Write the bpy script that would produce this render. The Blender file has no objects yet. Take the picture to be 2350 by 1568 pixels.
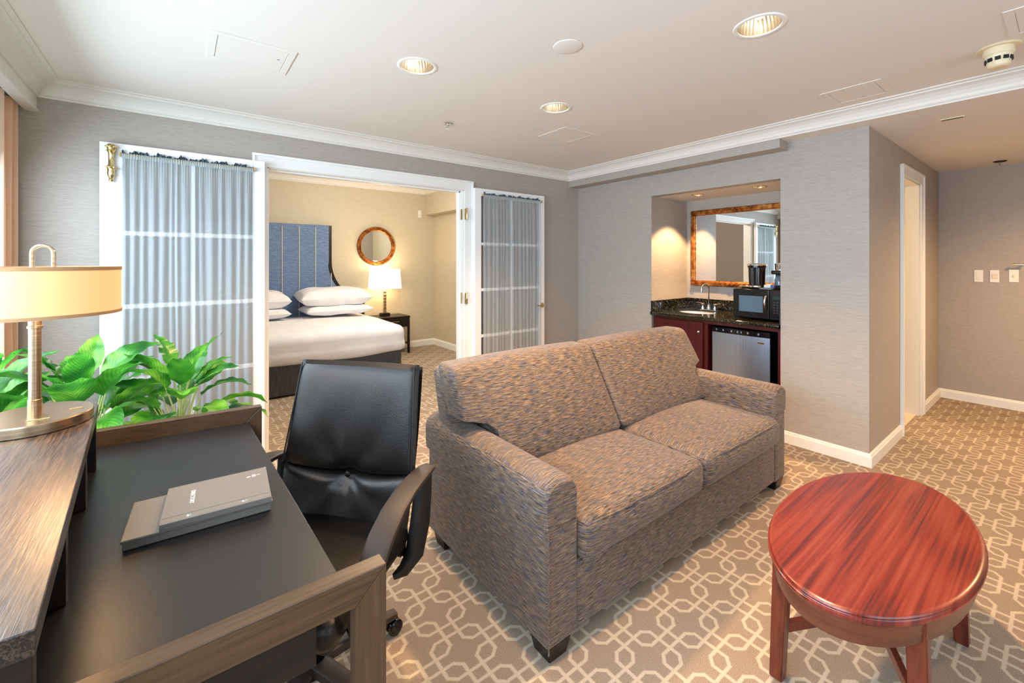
import bpy, bmesh, math, random
from mathutils import Vector, Matrix

# ------------------------------------------------------------------ camera, world, lights, exposure
scene = bpy.context.scene
C = scene.collection
W_PX, F_PX = 2350.0, 990.84
EYE = 1.36
cam_d = bpy.data.cameras.new('camera')
cam = bpy.data.objects.new('camera', cam_d)
C.objects.link(cam)
cam_d.sensor_fit = 'HORIZONTAL'
cam_d.sensor_width = 36.0
cam_d.lens = F_PX / W_PX * 36.0
cam_d.shift_y = -(784 - 600.5) / W_PX
cam_d.clip_start = 0.02
cam.location = (0, 0, EYE)
cam.rotation_euler = (math.radians(90), 0, -0.6573)
scene.camera = cam

scene.view_settings.view_transform = 'Standard'
scene.view_settings.look = 'None'
scene.view_settings.gamma = 1
scene.view_settings.exposure = 0.20
scene.view_settings.use_curve_mapping = False
scene.cycles.use_denoising = True
scene.cycles.max_bounces = 10
scene.cycles.diffuse_bounces = 6
scene.cycles.transparent_max_bounces = 24
scene.cycles.sample_clamp_indirect = 6
scene.cycles.caustics_reflective = False
scene.cycles.caustics_refractive = False

world = bpy.data.worlds.new('daylight')
scene.world = world
world.use_nodes = True
wb = world.node_tree.nodes['Background']
wb.inputs[0].default_value = (0.80, 0.90, 1.0, 1)
wb.inputs[1].default_value = 3.0

def light(name, kind, loc, energy, color, rot=(0, 0, 0), **kw):
    d = bpy.data.lights.new(name, kind)
    d.energy = energy
    d.color = color
    for k, v in kw.items():
        setattr(d, k, v)
    o = bpy.data.objects.new(name, d)
    o.location = loc
    o.rotation_euler = rot
    C.objects.link(o)
    return o

R90 = math.pi / 2
COOL = (0.68, 0.84, 1.0)
WARM = (1.0, 0.62, 0.31)
WARMER = (1.0, 0.60, 0.28)
# daylight through the long window in the left wall and the one behind the camera
light('window_daylight', 'AREA', (-1.03, 0.9, 1.36), 235, COOL, (0, -R90 + 0.58, 0), shape='RECTANGLE', size=1.55, size_y=4.3)
light('rear_window_daylight', 'AREA', (1.3, -2.63, 1.36), 12, COOL, (R90 - 0.35, 0, 0), shape='RECTANGLE', size=3.0, size_y=1.55)

CEIL, LOW = 2.349, 2.2586
YA, XB, YC, XD = 3.452, 3.618, 0.818, 6.068

# ------------------------------------------------------------------ material helpers
def srgb(r, g, b):
    def f(c):
        c /= 255.0
        return c / 12.92 if c <= 0.04045 else ((c + 0.055) / 1.055) ** 2.4
    return (f(r), f(g), f(b), 1)

def new_mat(name):
    m = bpy.data.materials.new(name)
    m.use_nodes = True
    nt = m.node_tree
    return m, nt, nt.nodes['Principled BSDF']

def N(nt, kind, **kw):
    n = nt.nodes.new(kind)
    for k, v in kw.items():
        if k.startswith('i_'):
            n.inputs[k[2:].replace('_', ' ')].default_value = v
        else:
            setattr(n, k, v)
    return n

def plain(name, col, rough=0.6, metal=0.0, spec=0.5, bump=0.0, bscale=200, emit=None, estr=0, coat=0.0):
    m, nt, b = new_mat(name)
    b.inputs['Base Color'].default_value = col
    b.inputs['Roughness'].default_value = rough
    b.inputs['Metallic'].default_value = metal
    b.inputs['Specular IOR Level'].default_value = spec
    b.inputs['Coat Weight'].default_value = coat
    if emit:
        b.inputs['Emission Color'].default_value = emit
        b.inputs['Emission Strength'].default_value = estr
    tc = N(nt, 'ShaderNodeTexCoord')
    nz = N(nt, 'ShaderNodeTexNoise', i_Scale=bscale, i_Detail=3.0)
    nt.links.new(tc.outputs['Object'], nz.inputs['Vector'])
    # slight variation of the roughness so nothing is perfectly flat
    mr = N(nt, 'ShaderNodeMapRange')
    mr.inputs['To Min'].default_value = max(0, rough - 0.04)
    mr.inputs['To Max'].default_value = min(1, rough + 0.04)
    nt.links.new(nz.outputs['Fac'], mr.inputs['Value'])
    nt.links.new(mr.outputs['Result'], b.inputs['Roughness'])
    if bump:
        bp = N(nt, 'ShaderNodeBump', i_Strength=bump, i_Distance=0.002)
        nt.links.new(nz.outputs['Fac'], bp.inputs['Height'])
        nt.links.new(bp.outputs['Normal'], b.inputs['Normal'])
    return m

def streaks(name, cols, scale, coord='Object', rough=0.7, detail=4.0, bump=0.3, bdist=0.001, pos=None, spec=0.3,
            metal=0.0, fine=None, distort=0.0, rot=(0, 0, 0), coat=0.0):
    """colour ramp over noise stretched by scale (a vector); fine = second vector mixed in"""
    m, nt, b = new_mat(name)
    tc = N(nt, 'ShaderNodeTexCoord')
    mp = N(nt, 'ShaderNodeMapping')
    mp.inputs['Scale'].default_value = scale
    mp.inputs['Rotation'].default_value = rot
    nt.links.new(tc.outputs[coord], mp.inputs['Vector'])
    nz = N(nt, 'ShaderNodeTexNoise', i_Scale=1.0, i_Detail=detail, i_Roughness=0.6, i_Distortion=distort)
    nt.links.new(mp.outputs[0], nz.inputs['Vector'])
    fac = nz.outputs['Fac']
    if fine:
        mp2 = N(nt, 'ShaderNodeMapping')
        mp2.inputs['Scale'].default_value = fine
        mp2.inputs['Rotation'].default_value = rot
        nt.links.new(tc.outputs[coord], mp2.inputs['Vector'])
        nz2 = N(nt, 'ShaderNodeTexNoise', i_Scale=1.0, i_Detail=2.0)
        nt.links.new(mp2.outputs[0], nz2.inputs['Vector'])
        mx = N(nt, 'ShaderNodeMix', data_type='FLOAT')
        mx.inputs[0].default_value = 0.5
        nt.links.new(nz.outputs['Fac'], mx.inputs[2])
        nt.links.new(nz2.outputs['Fac'], mx.inputs[3])
        fac = mx.outputs[0]
    cr = N(nt, 'ShaderNodeValToRGB')
    n = len(cols)
    pos = pos or [0.3 + 0.4 * i / (n - 1) for i in range(n)]
    el = cr.color_ramp.elements
    while len(el) < n:
        el.new(0.5)
    for i in range(n):
        el[i].position = pos[i]
        el[i].color = cols[i]
    nt.links.new(fac, cr.inputs['Fac'])
    nt.links.new(cr.outputs['Color'], b.inputs['Base Color'])
    b.inputs['Roughness'].default_value = rough
    b.inputs['Metallic'].default_value = metal
    b.inputs['Specular IOR Level'].default_value = spec
    b.inputs['Coat Weight'].default_value = coat
    b.inputs['Coat Roughness'].default_value = 0.25
    if bump:
        bp = N(nt, 'ShaderNodeBump', i_Strength=bump, i_Distance=bdist)
        nt.links.new(fac, bp.inputs['Height'])
        nt.links.new(bp.outputs['Normal'], b.inputs['Normal'])
    return m

def wallpaper(name, a, b_, c):
    return streaks(name, [a, b_, c], (9, 9, 300), rough=0.5, bump=0.2, fine=(30, 30, 420), pos=[0.34, 0.5, 0.66], spec=0.4)

M = {}
M['paper'] = wallpaper('grasscloth wallpaper', srgb(157, 149, 140), srgb(169, 161, 152), srgb(178, 171, 162))
M['paper_bed'] = wallpaper('bedroom wallpaper', srgb(186, 174, 150), srgb(196, 185, 161), srgb(204, 194, 171))
M['ceiling'] = plain('ceiling paint', srgb(229, 225, 218), 0.85, bump=0.05, bscale=300)
M['trim'] = plain('white trim paint', srgb(235, 235, 231), 0.35, spec=0.4)
M['crown'] = plain('crown paint', srgb(224, 221, 214), 0.5)
M['door'] = plain('white door paint', srgb(240, 241, 240), 0.3)
M['tile'] = streaks('bathroom tile', [srgb(200, 185, 160), srgb(225, 212, 190)], (4, 4, 4), rough=0.3, bump=0)
M['bath'] = plain('bathroom wall', srgb(232, 215, 170), 0.6)
M['brass'] = plain('polished brass', srgb(226, 206, 150), 0.20, 1.0)
M['bronze'] = streaks('brushed nickel bronze', [srgb(150, 128, 100), srgb(190, 168, 138)], (3, 3, 160), rough=0.28, metal=1.0, bump=0.05)
M['chrome'] = plain('chrome', srgb(225, 225, 225), 0.08, 1.0)
M['steel'] = streaks('brushed stainless steel', [srgb(150, 166, 190), srgb(175, 190, 210)], (2, 200, 2), rough=0.32, metal=0.9, bump=0.03)
M['black'] = plain('black plastic', srgb(9, 10, 12), 0.16)
M['blackmatte'] = plain('matte black', srgb(16, 15, 15), 0.6)
M['ivory'] = plain('ivory plastic', srgb(228, 214, 180), 0.4)
M['white_plastic'] = plain('white plastic', srgb(232, 230, 222), 0.35)
M['white_linen'] = streaks('white linen', [srgb(232, 232, 236), srgb(244, 244, 247)], (6, 6, 6), rough=0.8, bump=0.12, bdist=0.01)
M['skirt'] = streaks('charcoal bed skirt', [srgb(62, 62, 66), srgb(84, 84, 88)], (60, 60, 8), rough=0.85, bump=0.1)
M['espresso'] = streaks('espresso wood', [srgb(24, 17, 15), srgb(38, 28, 24)], (3, 60, 60), rough=0.35, bump=0.05)
M['mahogany'] = streaks('cherry mahogany cabinet', [srgb(50, 10, 13), srgb(76, 17, 20), srgb(62, 13, 16)], (20, 20, 3), rough=0.3, bump=0.02, coat=0.3)
M['desk_wood'] = streaks('dark oak veneer', [srgb(18, 12, 9), srgb(46, 33, 25), srgb(68, 52, 40)], (170, 6, 170), rough=0.33, bump=0.5, bdist=0.0012, fine=(430, 22, 430), pos=[0.44, 0.5, 0.58], spec=0.7, distort=0.6)
M['desk_top'] = plain('black desk leather', srgb(20, 18, 18), 0.33, spec=0.6, bump=0.12, bscale=900)
M['frame_wood'] = streaks('bronze stained frame wood', [srgb(50, 34, 18), srgb(69, 48, 27), srgb(80, 58, 35)], (5, 160, 160), rough=0.32, bump=0.06, spec=0.6)
M['frame_leg'] = streaks('bronze stained frame leg', [srgb(50, 34, 18), srgb(69, 48, 27), srgb(80, 58, 35)], (160, 160, 5), rough=0.32, bump=0.06, spec=0.6)
M['desk_dark'] = streaks('dark desk side', [srgb(18, 13, 11), srgb(34, 25, 20)], (4, 60, 60), rough=0.4, bump=0.05)
M['folio'] = plain('grey leatherette', srgb(104, 100, 94), 0.42, bump=0.15, bscale=1200)
M['leather'] = plain('black leather', srgb(17, 13, 10), 0.34, spec=0.38, bump=0.35, bscale=320)
M['chairplastic'] = plain('dark grey arm plastic', srgb(52, 44, 40), 0.5, spec=0.35)
M['leaf'] = None
M['soil'] = plain('potting soil', srgb(45, 32, 24), 0.95)
M['pot'] = plain('white ceramic pot', srgb(225, 225, 222), 0.3)
M['blue'] = streaks('blue headboard fabric', [srgb(78, 100, 134), srgb(104, 128, 164), srgb(126, 146, 176)], (25, 25, 190), rough=0.75, bump=0.2)
M['piping'] = plain('tan piping', srgb(196, 186, 172), 0.6)
M['gold'] = streaks('aged gold frame', [srgb(104, 56, 24), srgb(160, 96, 44), srgb(206, 150, 84)], (25, 25, 25), rough=0.30, metal=0.8, bump=0.3, bdist=0.003)
M['mirror'] = plain('mirror glass', (0.86, 0.88, 0.88, 1), 0.01, 1.0)
M['mirror'].node_tree.nodes['Principled BSDF'].inputs['Roughness'].default_value = 0.0
for l in list(M['mirror'].node_tree.links):
    M['mirror'].node_tree.links.remove(l) if l.to_socket.name == 'Roughness' else None
M['letters'] = plain('silver letters', srgb(225, 225, 222), 0.4)
M['packet'] = plain('paper packet', srgb(238, 238, 236), 0.6)
M['packetblue'] = plain('blue paper packet', srgb(70, 90, 160), 0.6)

# granite: dark with tan speckles
def granite():
    m, nt, b = new_mat('dark granite')
    tc = N(nt, 'ShaderNodeTexCoord')
    v = N(nt, 'ShaderNodeTexVoronoi', i_Scale=70.0)
    nz = N(nt, 'ShaderNodeTexNoise', i_Scale=90.0, i_Detail=4.0)
    nt.links.new(tc.outputs['Object'], v.inputs['Vector'])
    nt.links.new(tc.outputs['Object'], nz.inputs['Vector'])
    cr = N(nt, 'ShaderNodeValToRGB')
    el = cr.color_ramp.elements
    el[0].position, el[0].color = 0.50, srgb(14, 18, 16)
    el[1].position, el[1].color = 0.60, srgb(40, 38, 28)
    e = el.new(0.72); e.color = srgb(150, 124, 84)
    nt.links.new(nz.outputs['Fac'], cr.inputs['Fac'])
    nt.links.new(cr.outputs['Color'], b.inputs['Base Color'])
    b.inputs['Roughness'].default_value = 0.08
    b.inputs['Specular IOR Level'].default_value = 0.6
    return m
M['granite'] = granite()

# tweed sofa fabric, streaks run along U
def tweed():
    m, nt, b = new_mat('tweed upholstery')
    uv = N(nt, 'ShaderNodeTexCoord')
    def nz(sx, sy, detail=2.0, off=0):
        mp = N(nt, 'ShaderNodeMapping')
        mp.inputs['Scale'].default_value = (sx, sy, 1)
        mp.inputs['Location'].default_value = (off, off * 1.7, 0)
        nt.links.new(uv.outputs['UV'], mp.inputs['Vector'])
        n = N(nt, 'ShaderNodeTexNoise', i_Scale=1.0, i_Detail=detail, i_Roughness=0.6)
        nt.links.new(mp.outputs[0], n.inputs['Vector'])
        return n.outputs['Fac']
    hue = N(nt, 'ShaderNodeValToRGB')
    el = hue.color_ramp.elements
    cols = [(0.36, srgb(66, 70, 90)), (0.45, srgb(92, 86, 86)), (0.50, srgb(102, 88, 74)), (0.56, srgb(124, 94, 64)), (0.64, srgb(130, 122, 114))]
    while len(el) < 5:
        el.new(0.5)
    for i, (p, c) in enumerate(cols):
        el[i].position, el[i].color = p, c
    nt.links.new(nz(15, 230, 3.0), hue.inputs['Fac'])
    dark = N(nt, 'ShaderNodeValToRGB')
    e2 = dark.color_ramp.elements
    e2[0].position, e2[0].color = 0.39, (0.16, 0.16, 0.18, 1)
    e2[1].position, e2[1].color = 0.51, (1, 1, 1, 1)
    e3 = e2.new(0.70); e3.color = (1.35, 1.30, 1.22, 1)
    nt.links.new(nz(24, 360, 3.0, 7.3), dark.inputs['Fac'])
    mx = N(nt, 'ShaderNodeMix', data_type='RGBA', blend_type='MULTIPLY')
    mx.inputs[0].default_value = 1.0
    nt.links.new(hue.outputs['Color'], mx.inputs[6])
    nt.links.new(dark.outputs['Color'], mx.inputs[7])
    warp = N(nt, 'ShaderNodeValToRGB')
    warp.color_ramp.elements[0].position, warp.color_ramp.elements[0].color = 0.38, (0.78, 0.78, 0.80, 1)
    warp.color_ramp.elements[1].position, warp.color_ramp.elements[1].color = 0.60, (1.08, 1.07, 1.05, 1)
    nt.links.new(nz(520, 40, 1.0, 3.1), warp.inputs['Fac'])
    mw = N(nt, 'ShaderNodeMix', data_type='RGBA', blend_type='MULTIPLY')
    mw.inputs[0].default_value = 1.0
    nt.links.new(mx.outputs[2], mw.inputs[6])
    nt.links.new(warp.outputs['Color'], mw.inputs[7])
    nt.links.new(mw.outputs[2], b.inputs['Base Color'])
    b.inputs['Roughness'].default_value = 0.62
    b.inputs['Specular IOR Level'].default_value = 0.35
    b.inputs['Sheen Weight'].default_value = 0.15
    bp = N(nt, 'ShaderNodeBump', i_Strength=0.35, i_Distance=0.0015)
    nt.links.new(nz(24, 360, 3.0, 7.3), bp.inputs['Height'])
    nt.links.new(bp.outputs['Normal'], b.inputs['Normal'])
    return m
M['tweed'] = tweed()

# carpet with a woven trellis of linked rings
def carpet():
    m, nt, b = new_mat('trellis carpet')
    L = nt.links
    tc = N(nt, 'ShaderNodeTexCoord')
    sep = N(nt, 'ShaderNodeSeparateXYZ')
    # waviness of the yarn edges
    nzw = N(nt, 'ShaderNodeTexNoise', i_Scale=130.0, i_Detail=1.0)
    L.new(tc.outputs['Object'], nzw.inputs['Vector'])
    L.new(tc.outputs['Object'], sep.inputs[0])
    def mt(op, a, b_=None, c=None):
        n = N(nt, 'ShaderNodeMath', operation=op)
        for i, v in enumerate((a, b_, c)):
            if v is None:
                continue
            if isinstance(v, (int, float)):
                n.inputs[i].default_value = v
            else:
                L.new(v, n.inputs[i])
        return n.outputs[0]
    s = mt('DIVIDE', mt('SUBTRACT', sep.outputs[0], 1.396), 0.1215)
    t = mt('DIVIDE', mt('SUBTRACT', sep.outputs[1], 0.886), 0.1035)
    u = mt('MULTIPLY', mt('SUBTRACT', s, t), 0.5)
    v = mt('MULTIPLY', mt('ADD', s, t), 0.5)
    def fold(x):   # distance to the nearest integer
        return mt('ABSOLUTE', mt('SUBTRACT', mt('FRACT', mt('ADD', x, 0.5)), 0.5))
    fu, fv = fold(u), fold(v)
    # true |offset| for each axis in 0..0.5
    U = mt('MAXIMUM', fu, fv)
    V = mt('MINIMUM', fu, fv)
    a, w, th = 0.222, 0.172, 0.039
    d1 = mt('MULTIPLY', mt('ABSOLUTE', mt('SUBTRACT', mt('ADD', U, V), a)), 0.7071)
    r = mt('SUBTRACT', U, a)
    diag = mt('MULTIPLY', mt('ABSOLUTE', mt('SUBTRACT', V, r)), 0.7071)
    flat = mt('ABSOLUTE', mt('SUBTRACT', V, w))
    isflat = mt('GREATER_THAN', r, w)
    d2 = mt('ADD', mt('MULTIPLY', flat, isflat), mt('MULTIPLY', diag, mt('SUBTRACT', 1.0, isflat)))
    # the ring only exists outside the diamond
    pen = mt('MULTIPLY', mt('LESS_THAN', r, 0.0), 1.0)
    d2 = mt('ADD', d2, pen)
    d = mt('MINIMUM', d1, d2)
    d = mt('ADD', d, mt('MULTIPLY', mt('SUBTRACT', nzw.outputs['Fac'], 0.5), 0.02))
    mr = N(nt, 'ShaderNodeMapRange')
    mr.inputs['From Min'].default_value = th - 0.012
    mr.inputs['From Max'].default_value = th + 0.012
    mr.inputs['To Min'].default_value = 1.0
    mr.inputs['To Max'].default_value = 0.0
    L.new(d, mr.inputs['Value'])
    nz = N(nt, 'ShaderNodeTexNoise', i_Scale=420.0, i_Detail=2.0)
    L.new(tc.outputs['Object'], nz.inputs['Vector'])
    def ramp(c0, c1):
        cr = N(nt, 'ShaderNodeValToRGB')
        cr.color_ramp.elements[0].position, cr.color_ramp.elements[0].color = 0.35, c0
        cr.color_ramp.elements[1].position, cr.color_ramp.elements[1].color = 0.62, c1
        L.new(nz.outputs['Fac'], cr.inputs['Fac'])
        return cr.outputs['Color']
    mx = N(nt, 'ShaderNodeMix', data_type='RGBA')
    L.new(mr.outputs['Result'], mx.inputs[0])
    L.new(ramp(srgb(124, 109, 95), srgb(164, 147, 130)), mx.inputs[6])
    L.new(ramp(srgb(178, 163, 143), srgb(198, 184, 164)), mx.inputs[7])
    L.new(mx.outputs[2], b.inputs['Base Color'])
    b.inputs['Roughness'].default_value = 0.95
    b.inputs['Specular IOR Level'].default_value = 0.1
    bp = N(nt, 'ShaderNodeBump', i_Strength=0.5, i_Distance=0.003)
    L.new(nz.outputs['Fac'], bp.inputs['Height'])
    L.new(bp.outputs['Normal'], b.inputs['Normal'])
    return m
M['carpet'] = carpet()

def sheer(name, col, alpha):
    m, nt, b = new_mat(name)
    nt.nodes.remove(b)
    out = nt.nodes['Material Output']
    tr = N(nt, 'ShaderNodeBsdfTransparent')
    df = N(nt, 'ShaderNodeBsdfDiffuse'); df.inputs[0].default_value = col
    tl = N(nt, 'ShaderNodeBsdfTranslucent'); tl.inputs[0].default_value = col
    m1 = N(nt, 'ShaderNodeMixShader'); m1.inputs[0].default_value = 0.35
    m2 = N(nt, 'ShaderNodeMixShader')
    # seen edge-on more threads are in the way
    lw = N(nt, 'ShaderNodeLayerWeight', i_Blend=0.35)
    mr = N(nt, 'ShaderNodeMapRange')
    mr.inputs['To Min'].default_value = alpha
    mr.inputs['To Max'].default_value = 0.97
    nt.links.new(lw.outputs['Facing'], mr.inputs['Value'])
    nt.links.new(df.outputs[0], m1.inputs[1]); nt.links.new(tl.outputs[0], m1.inputs[2])
    nt.links.new(mr.outputs['Result'], m2.inputs[0])
    nt.links.new(tr.outputs[0], m2.inputs[1]); nt.links.new(m1.outputs[0], m2.inputs[2])
    nt.links.new(m2.outputs[0], out.inputs[0])
    return m
M['sheer'] = sheer('blue grey sheer', srgb(216, 222, 224), 0.52)
M['sheer_head'] = plain('gathered sheer heading', srgb(70, 84, 92), 0.8)
M['window_sheer'] = sheer('white window sheer', srgb(240, 240, 240), 0.5)

def glass():
    m, nt, b = new_mat('clear glass')
    nt.nodes.remove(b)
    out = nt.nodes['Material Output']
    tr = N(nt, 'ShaderNodeBsdfTransparent')
    gl = N(nt, 'ShaderNodeBsdfGlossy', i_Roughness=0.02)
    fr = N(nt, 'ShaderNodeFresnel', i_IOR=1.45)
    mx = N(nt, 'ShaderNodeMixShader')
    nt.links.new(fr.outputs[0], mx.inputs[0])
    nt.links.new(tr.outputs[0], mx.inputs[1]); nt.links.new(gl.outputs[0], mx.inputs[2])
    nt.links.new(mx.outputs[0], out.inputs[0])
    return m
M['glass'] = glass()
def drape_mat():
    m, nt, b = new_mat('peach drape cloth')
    tc = N(nt, 'ShaderNodeTexCoord')
    mp = N(nt, 'ShaderNodeMapping'); mp.inputs['Scale'].default_value = (60, 60, 400)
    nz = N(nt, 'ShaderNodeTexNoise', i_Scale=1.0, i_Detail=2.0)
    nt.links.new(tc.outputs['Object'], mp.inputs['Vector']); nt.links.new(mp.outputs[0], nz.inputs['Vector'])
    cr = N(nt, 'ShaderNodeValToRGB')
    cr.color_ramp.elements[0].color = srgb(246, 210, 178); cr.color_ramp.elements[1].color = srgb(252, 232, 208)
    nt.links.new(nz.outputs['Fac'], cr.inputs['Fac']); nt.links.new(cr.outputs['Color'], b.inputs['Base Color'])
    b.inputs['Roughness'].default_value = 0.8
    tl = N(nt, 'ShaderNodeBsdfTranslucent'); nt.links.new(cr.outputs['Color'], tl.inputs[0])
    mx = N(nt, 'ShaderNodeMixShader'); mx.inputs[0].default_value = 0.5
    nt.links.new(b.outputs[0], mx.inputs[1]); nt.links.new(tl.outputs[0], mx.inputs[2])
    nt.links.new(mx.outputs[0], nt.nodes['Material Output'].inputs[0])
    return m
M['drape'] = drape_mat()

def emis(name, col, s, base=None):
    m, nt, b = new_mat(name)
    b.inputs['Base Color'].default_value = base or col
    b.inputs['Emission Color'].default_value = col
    b.inputs['Emission Strength'].default_value = s
    b.inputs['Roughness'].default_value = 0.6
    return m
M['shade'] = emis('lit cream shade', srgb(255, 200, 128), 0.50, srgb(205, 170, 120))
M['shade_band'] = plain('tan shade band', srgb(170, 130, 90), 0.7)
M['shade_white'] = emis('lit white shade', srgb(255, 236, 205), 0.95, srgb(245, 235, 215))
M['bulb'] = emis('glowing bulb', srgb(255, 226, 180), 12)
M['can'] = streaks('fluted reflector', [srgb(190, 180, 165), srgb(235, 228, 215)], (3, 3, 3), rough=0.22, metal=0.85, bump=0)

def leafmat():
    m, nt, b = new_mat('glossy leaf')
    uv = N(nt, 'ShaderNodeTexCoord')
    sp = N(nt, 'ShaderNodeSeparateXYZ')
    nt.links.new(uv.outputs['UV'], sp.inputs[0])
    # side veins: slanted stripes away from the midrib
    ab = N(nt, 'ShaderNodeMath', operation='ABSOLUTE')
    nt.links.new(sp.outputs[0], ab.inputs[0])
    ad = N(nt, 'ShaderNodeMath', operation='MULTIPLY_ADD')
    nt.links.new(ab.outputs[0], ad.inputs[0]); ad.inputs[1].default_value = -0.35
    nt.links.new(sp.outputs[1], ad.inputs[2])
    sn = N(nt, 'ShaderNodeMath', operation='SINE')
    ml = N(nt, 'ShaderNodeMath', operation='MULTIPLY'); ml.inputs[1].default_value = 70
    nt.links.new(ad.outputs[0], ml.inputs[0]); nt.links.new(ml.outputs[0], sn.inputs[0])
    nz = N(nt, 'ShaderNodeTexNoise', i_Scale=9.0, i_Detail=2.0)
    nt.links.new(uv.outputs['Object'], nz.inputs['Vector'])
    mr = N(nt, 'ShaderNodeMath', operation='MULTIPLY_ADD')
    nt.links.new(sn.outputs[0], mr.inputs[0]); mr.inputs[1].default_value = 0.035
    nt.links.new(nz.outputs['Fac'], mr.inputs[2])
    cr = N(nt, 'ShaderNodeValToRGB')
    el = cr.color_ramp.elements
    el[0].position, el[0].color = 0.32, srgb(30, 92, 34)
    el[1].position, el[1].color = 0.72, srgb(150, 210, 84)
    e = el.new(0.5); e.color = srgb(66, 146, 44)
    nt.links.new(mr.outputs[0], cr.inputs['Fac'])
    nt.links.new(cr.outputs['Color'], b.inputs['Base Color'])
    b.inputs['Roughness'].default_value = 0.3
    out = nt.nodes['Material Output']
    tl = N(nt, 'ShaderNodeBsdfTranslucent')
    nt.links.new(cr.outputs['Color'], tl.inputs[0])
    mx = N(nt, 'ShaderNodeMixShader'); mx.inputs[0].default_value = 0.45
    nt.links.new(b.outputs[0], mx.inputs[1]); nt.links.new(tl.outputs[0], mx.inputs[2])
    nt.links.new(mx.outputs[0], out.inputs[0])
    return m
M['leaf'] = leafmat()
M['stem'] = plain('plant stem', srgb(176, 190, 120), 0.5)

def tablewood():
    m, nt, b = new_mat('red mahogany veneer')
    tc = N(nt, 'ShaderNodeTexCoord')
    mp = N(nt, 'ShaderNodeMapping')
    mp.inputs['Rotation'].default_value = (0, 0, -0.04)
    mp.inputs['Scale'].default_value = (0.75, 7.0, 1)
    nt.links.new(tc.outputs['Object'], mp.inputs['Vector'])
    nz = N(nt, 'ShaderNodeTexNoise', i_Scale=1.0, i_Detail=1.0, i_Distortion=0.25)
    nt.links.new(mp.outputs[0], nz.inputs['Vector'])
    # contour lines of a smooth field give cathedral grain
    ml = N(nt, 'ShaderNodeMath', operation='MULTIPLY'); ml.inputs[1].default_value = 34.0
    nt.links.new(nz.outputs['Fac'], ml.inputs[0])
    sn = N(nt, 'ShaderNodeMath', operation='SINE'); nt.links.new(ml.outputs[0], sn.inputs[0])
    mp2 = N(nt, 'ShaderNodeMapping'); mp2.inputs['Scale'].default_value = (2.2, 130, 1)
    mp2.inputs['Rotation'].default_value = (0, 0, -0.04)
    nt.links.new(tc.outputs['Object'], mp2.inputs['Vector'])
    nf = N(nt, 'ShaderNodeTexNoise', i_Scale=1.0, i_Detail=4.0)
    nt.links.new(mp2.outputs[0], nf.inputs['Vector'])
    ma = N(nt, 'ShaderNodeMath', operation='MULTIPLY_ADD'); ma.inputs[1].default_value = 0.085
    nt.links.new(sn.outputs[0], ma.inputs[0]); nt.links.new(nf.outputs['Fac'], ma.inputs[2])
    cr = N(nt, 'ShaderNodeValToRGB')
    el = cr.color_ramp.elements
    el[0].position, el[0].color = 0.30, srgb(74, 24, 20)
    el[1].position, el[1].color = 0.72, srgb(132, 56, 40)
    e = el.new(0.5); e.color = srgb(118, 38, 26)
    nt.links.new(ma.outputs[0], cr.inputs['Fac'])
    nt.links.new(cr.outputs['Color'], b.inputs['Base Color'])
    b.inputs['Roughness'].default_value = 0.28
    b.inputs['Coat Weight'].default_value = 0.25
    b.inputs['Coat Roughness'].default_value = 0.2
    return m
M['table_top'] = tablewood()
M['table_wood'] = streaks('mahogany leg', [srgb(78, 30, 20), srgb(108, 50, 32), srgb(96, 38, 24)], (30, 30, 4), rough=0.3, bump=0.03, coat=0.3)
M['table_apron'] = streaks('mahogany apron', [srgb(84, 42, 28), srgb(112, 62, 40)], (4, 4, 60), rough=0.3, bump=0.03, coat=0.3)

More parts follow.
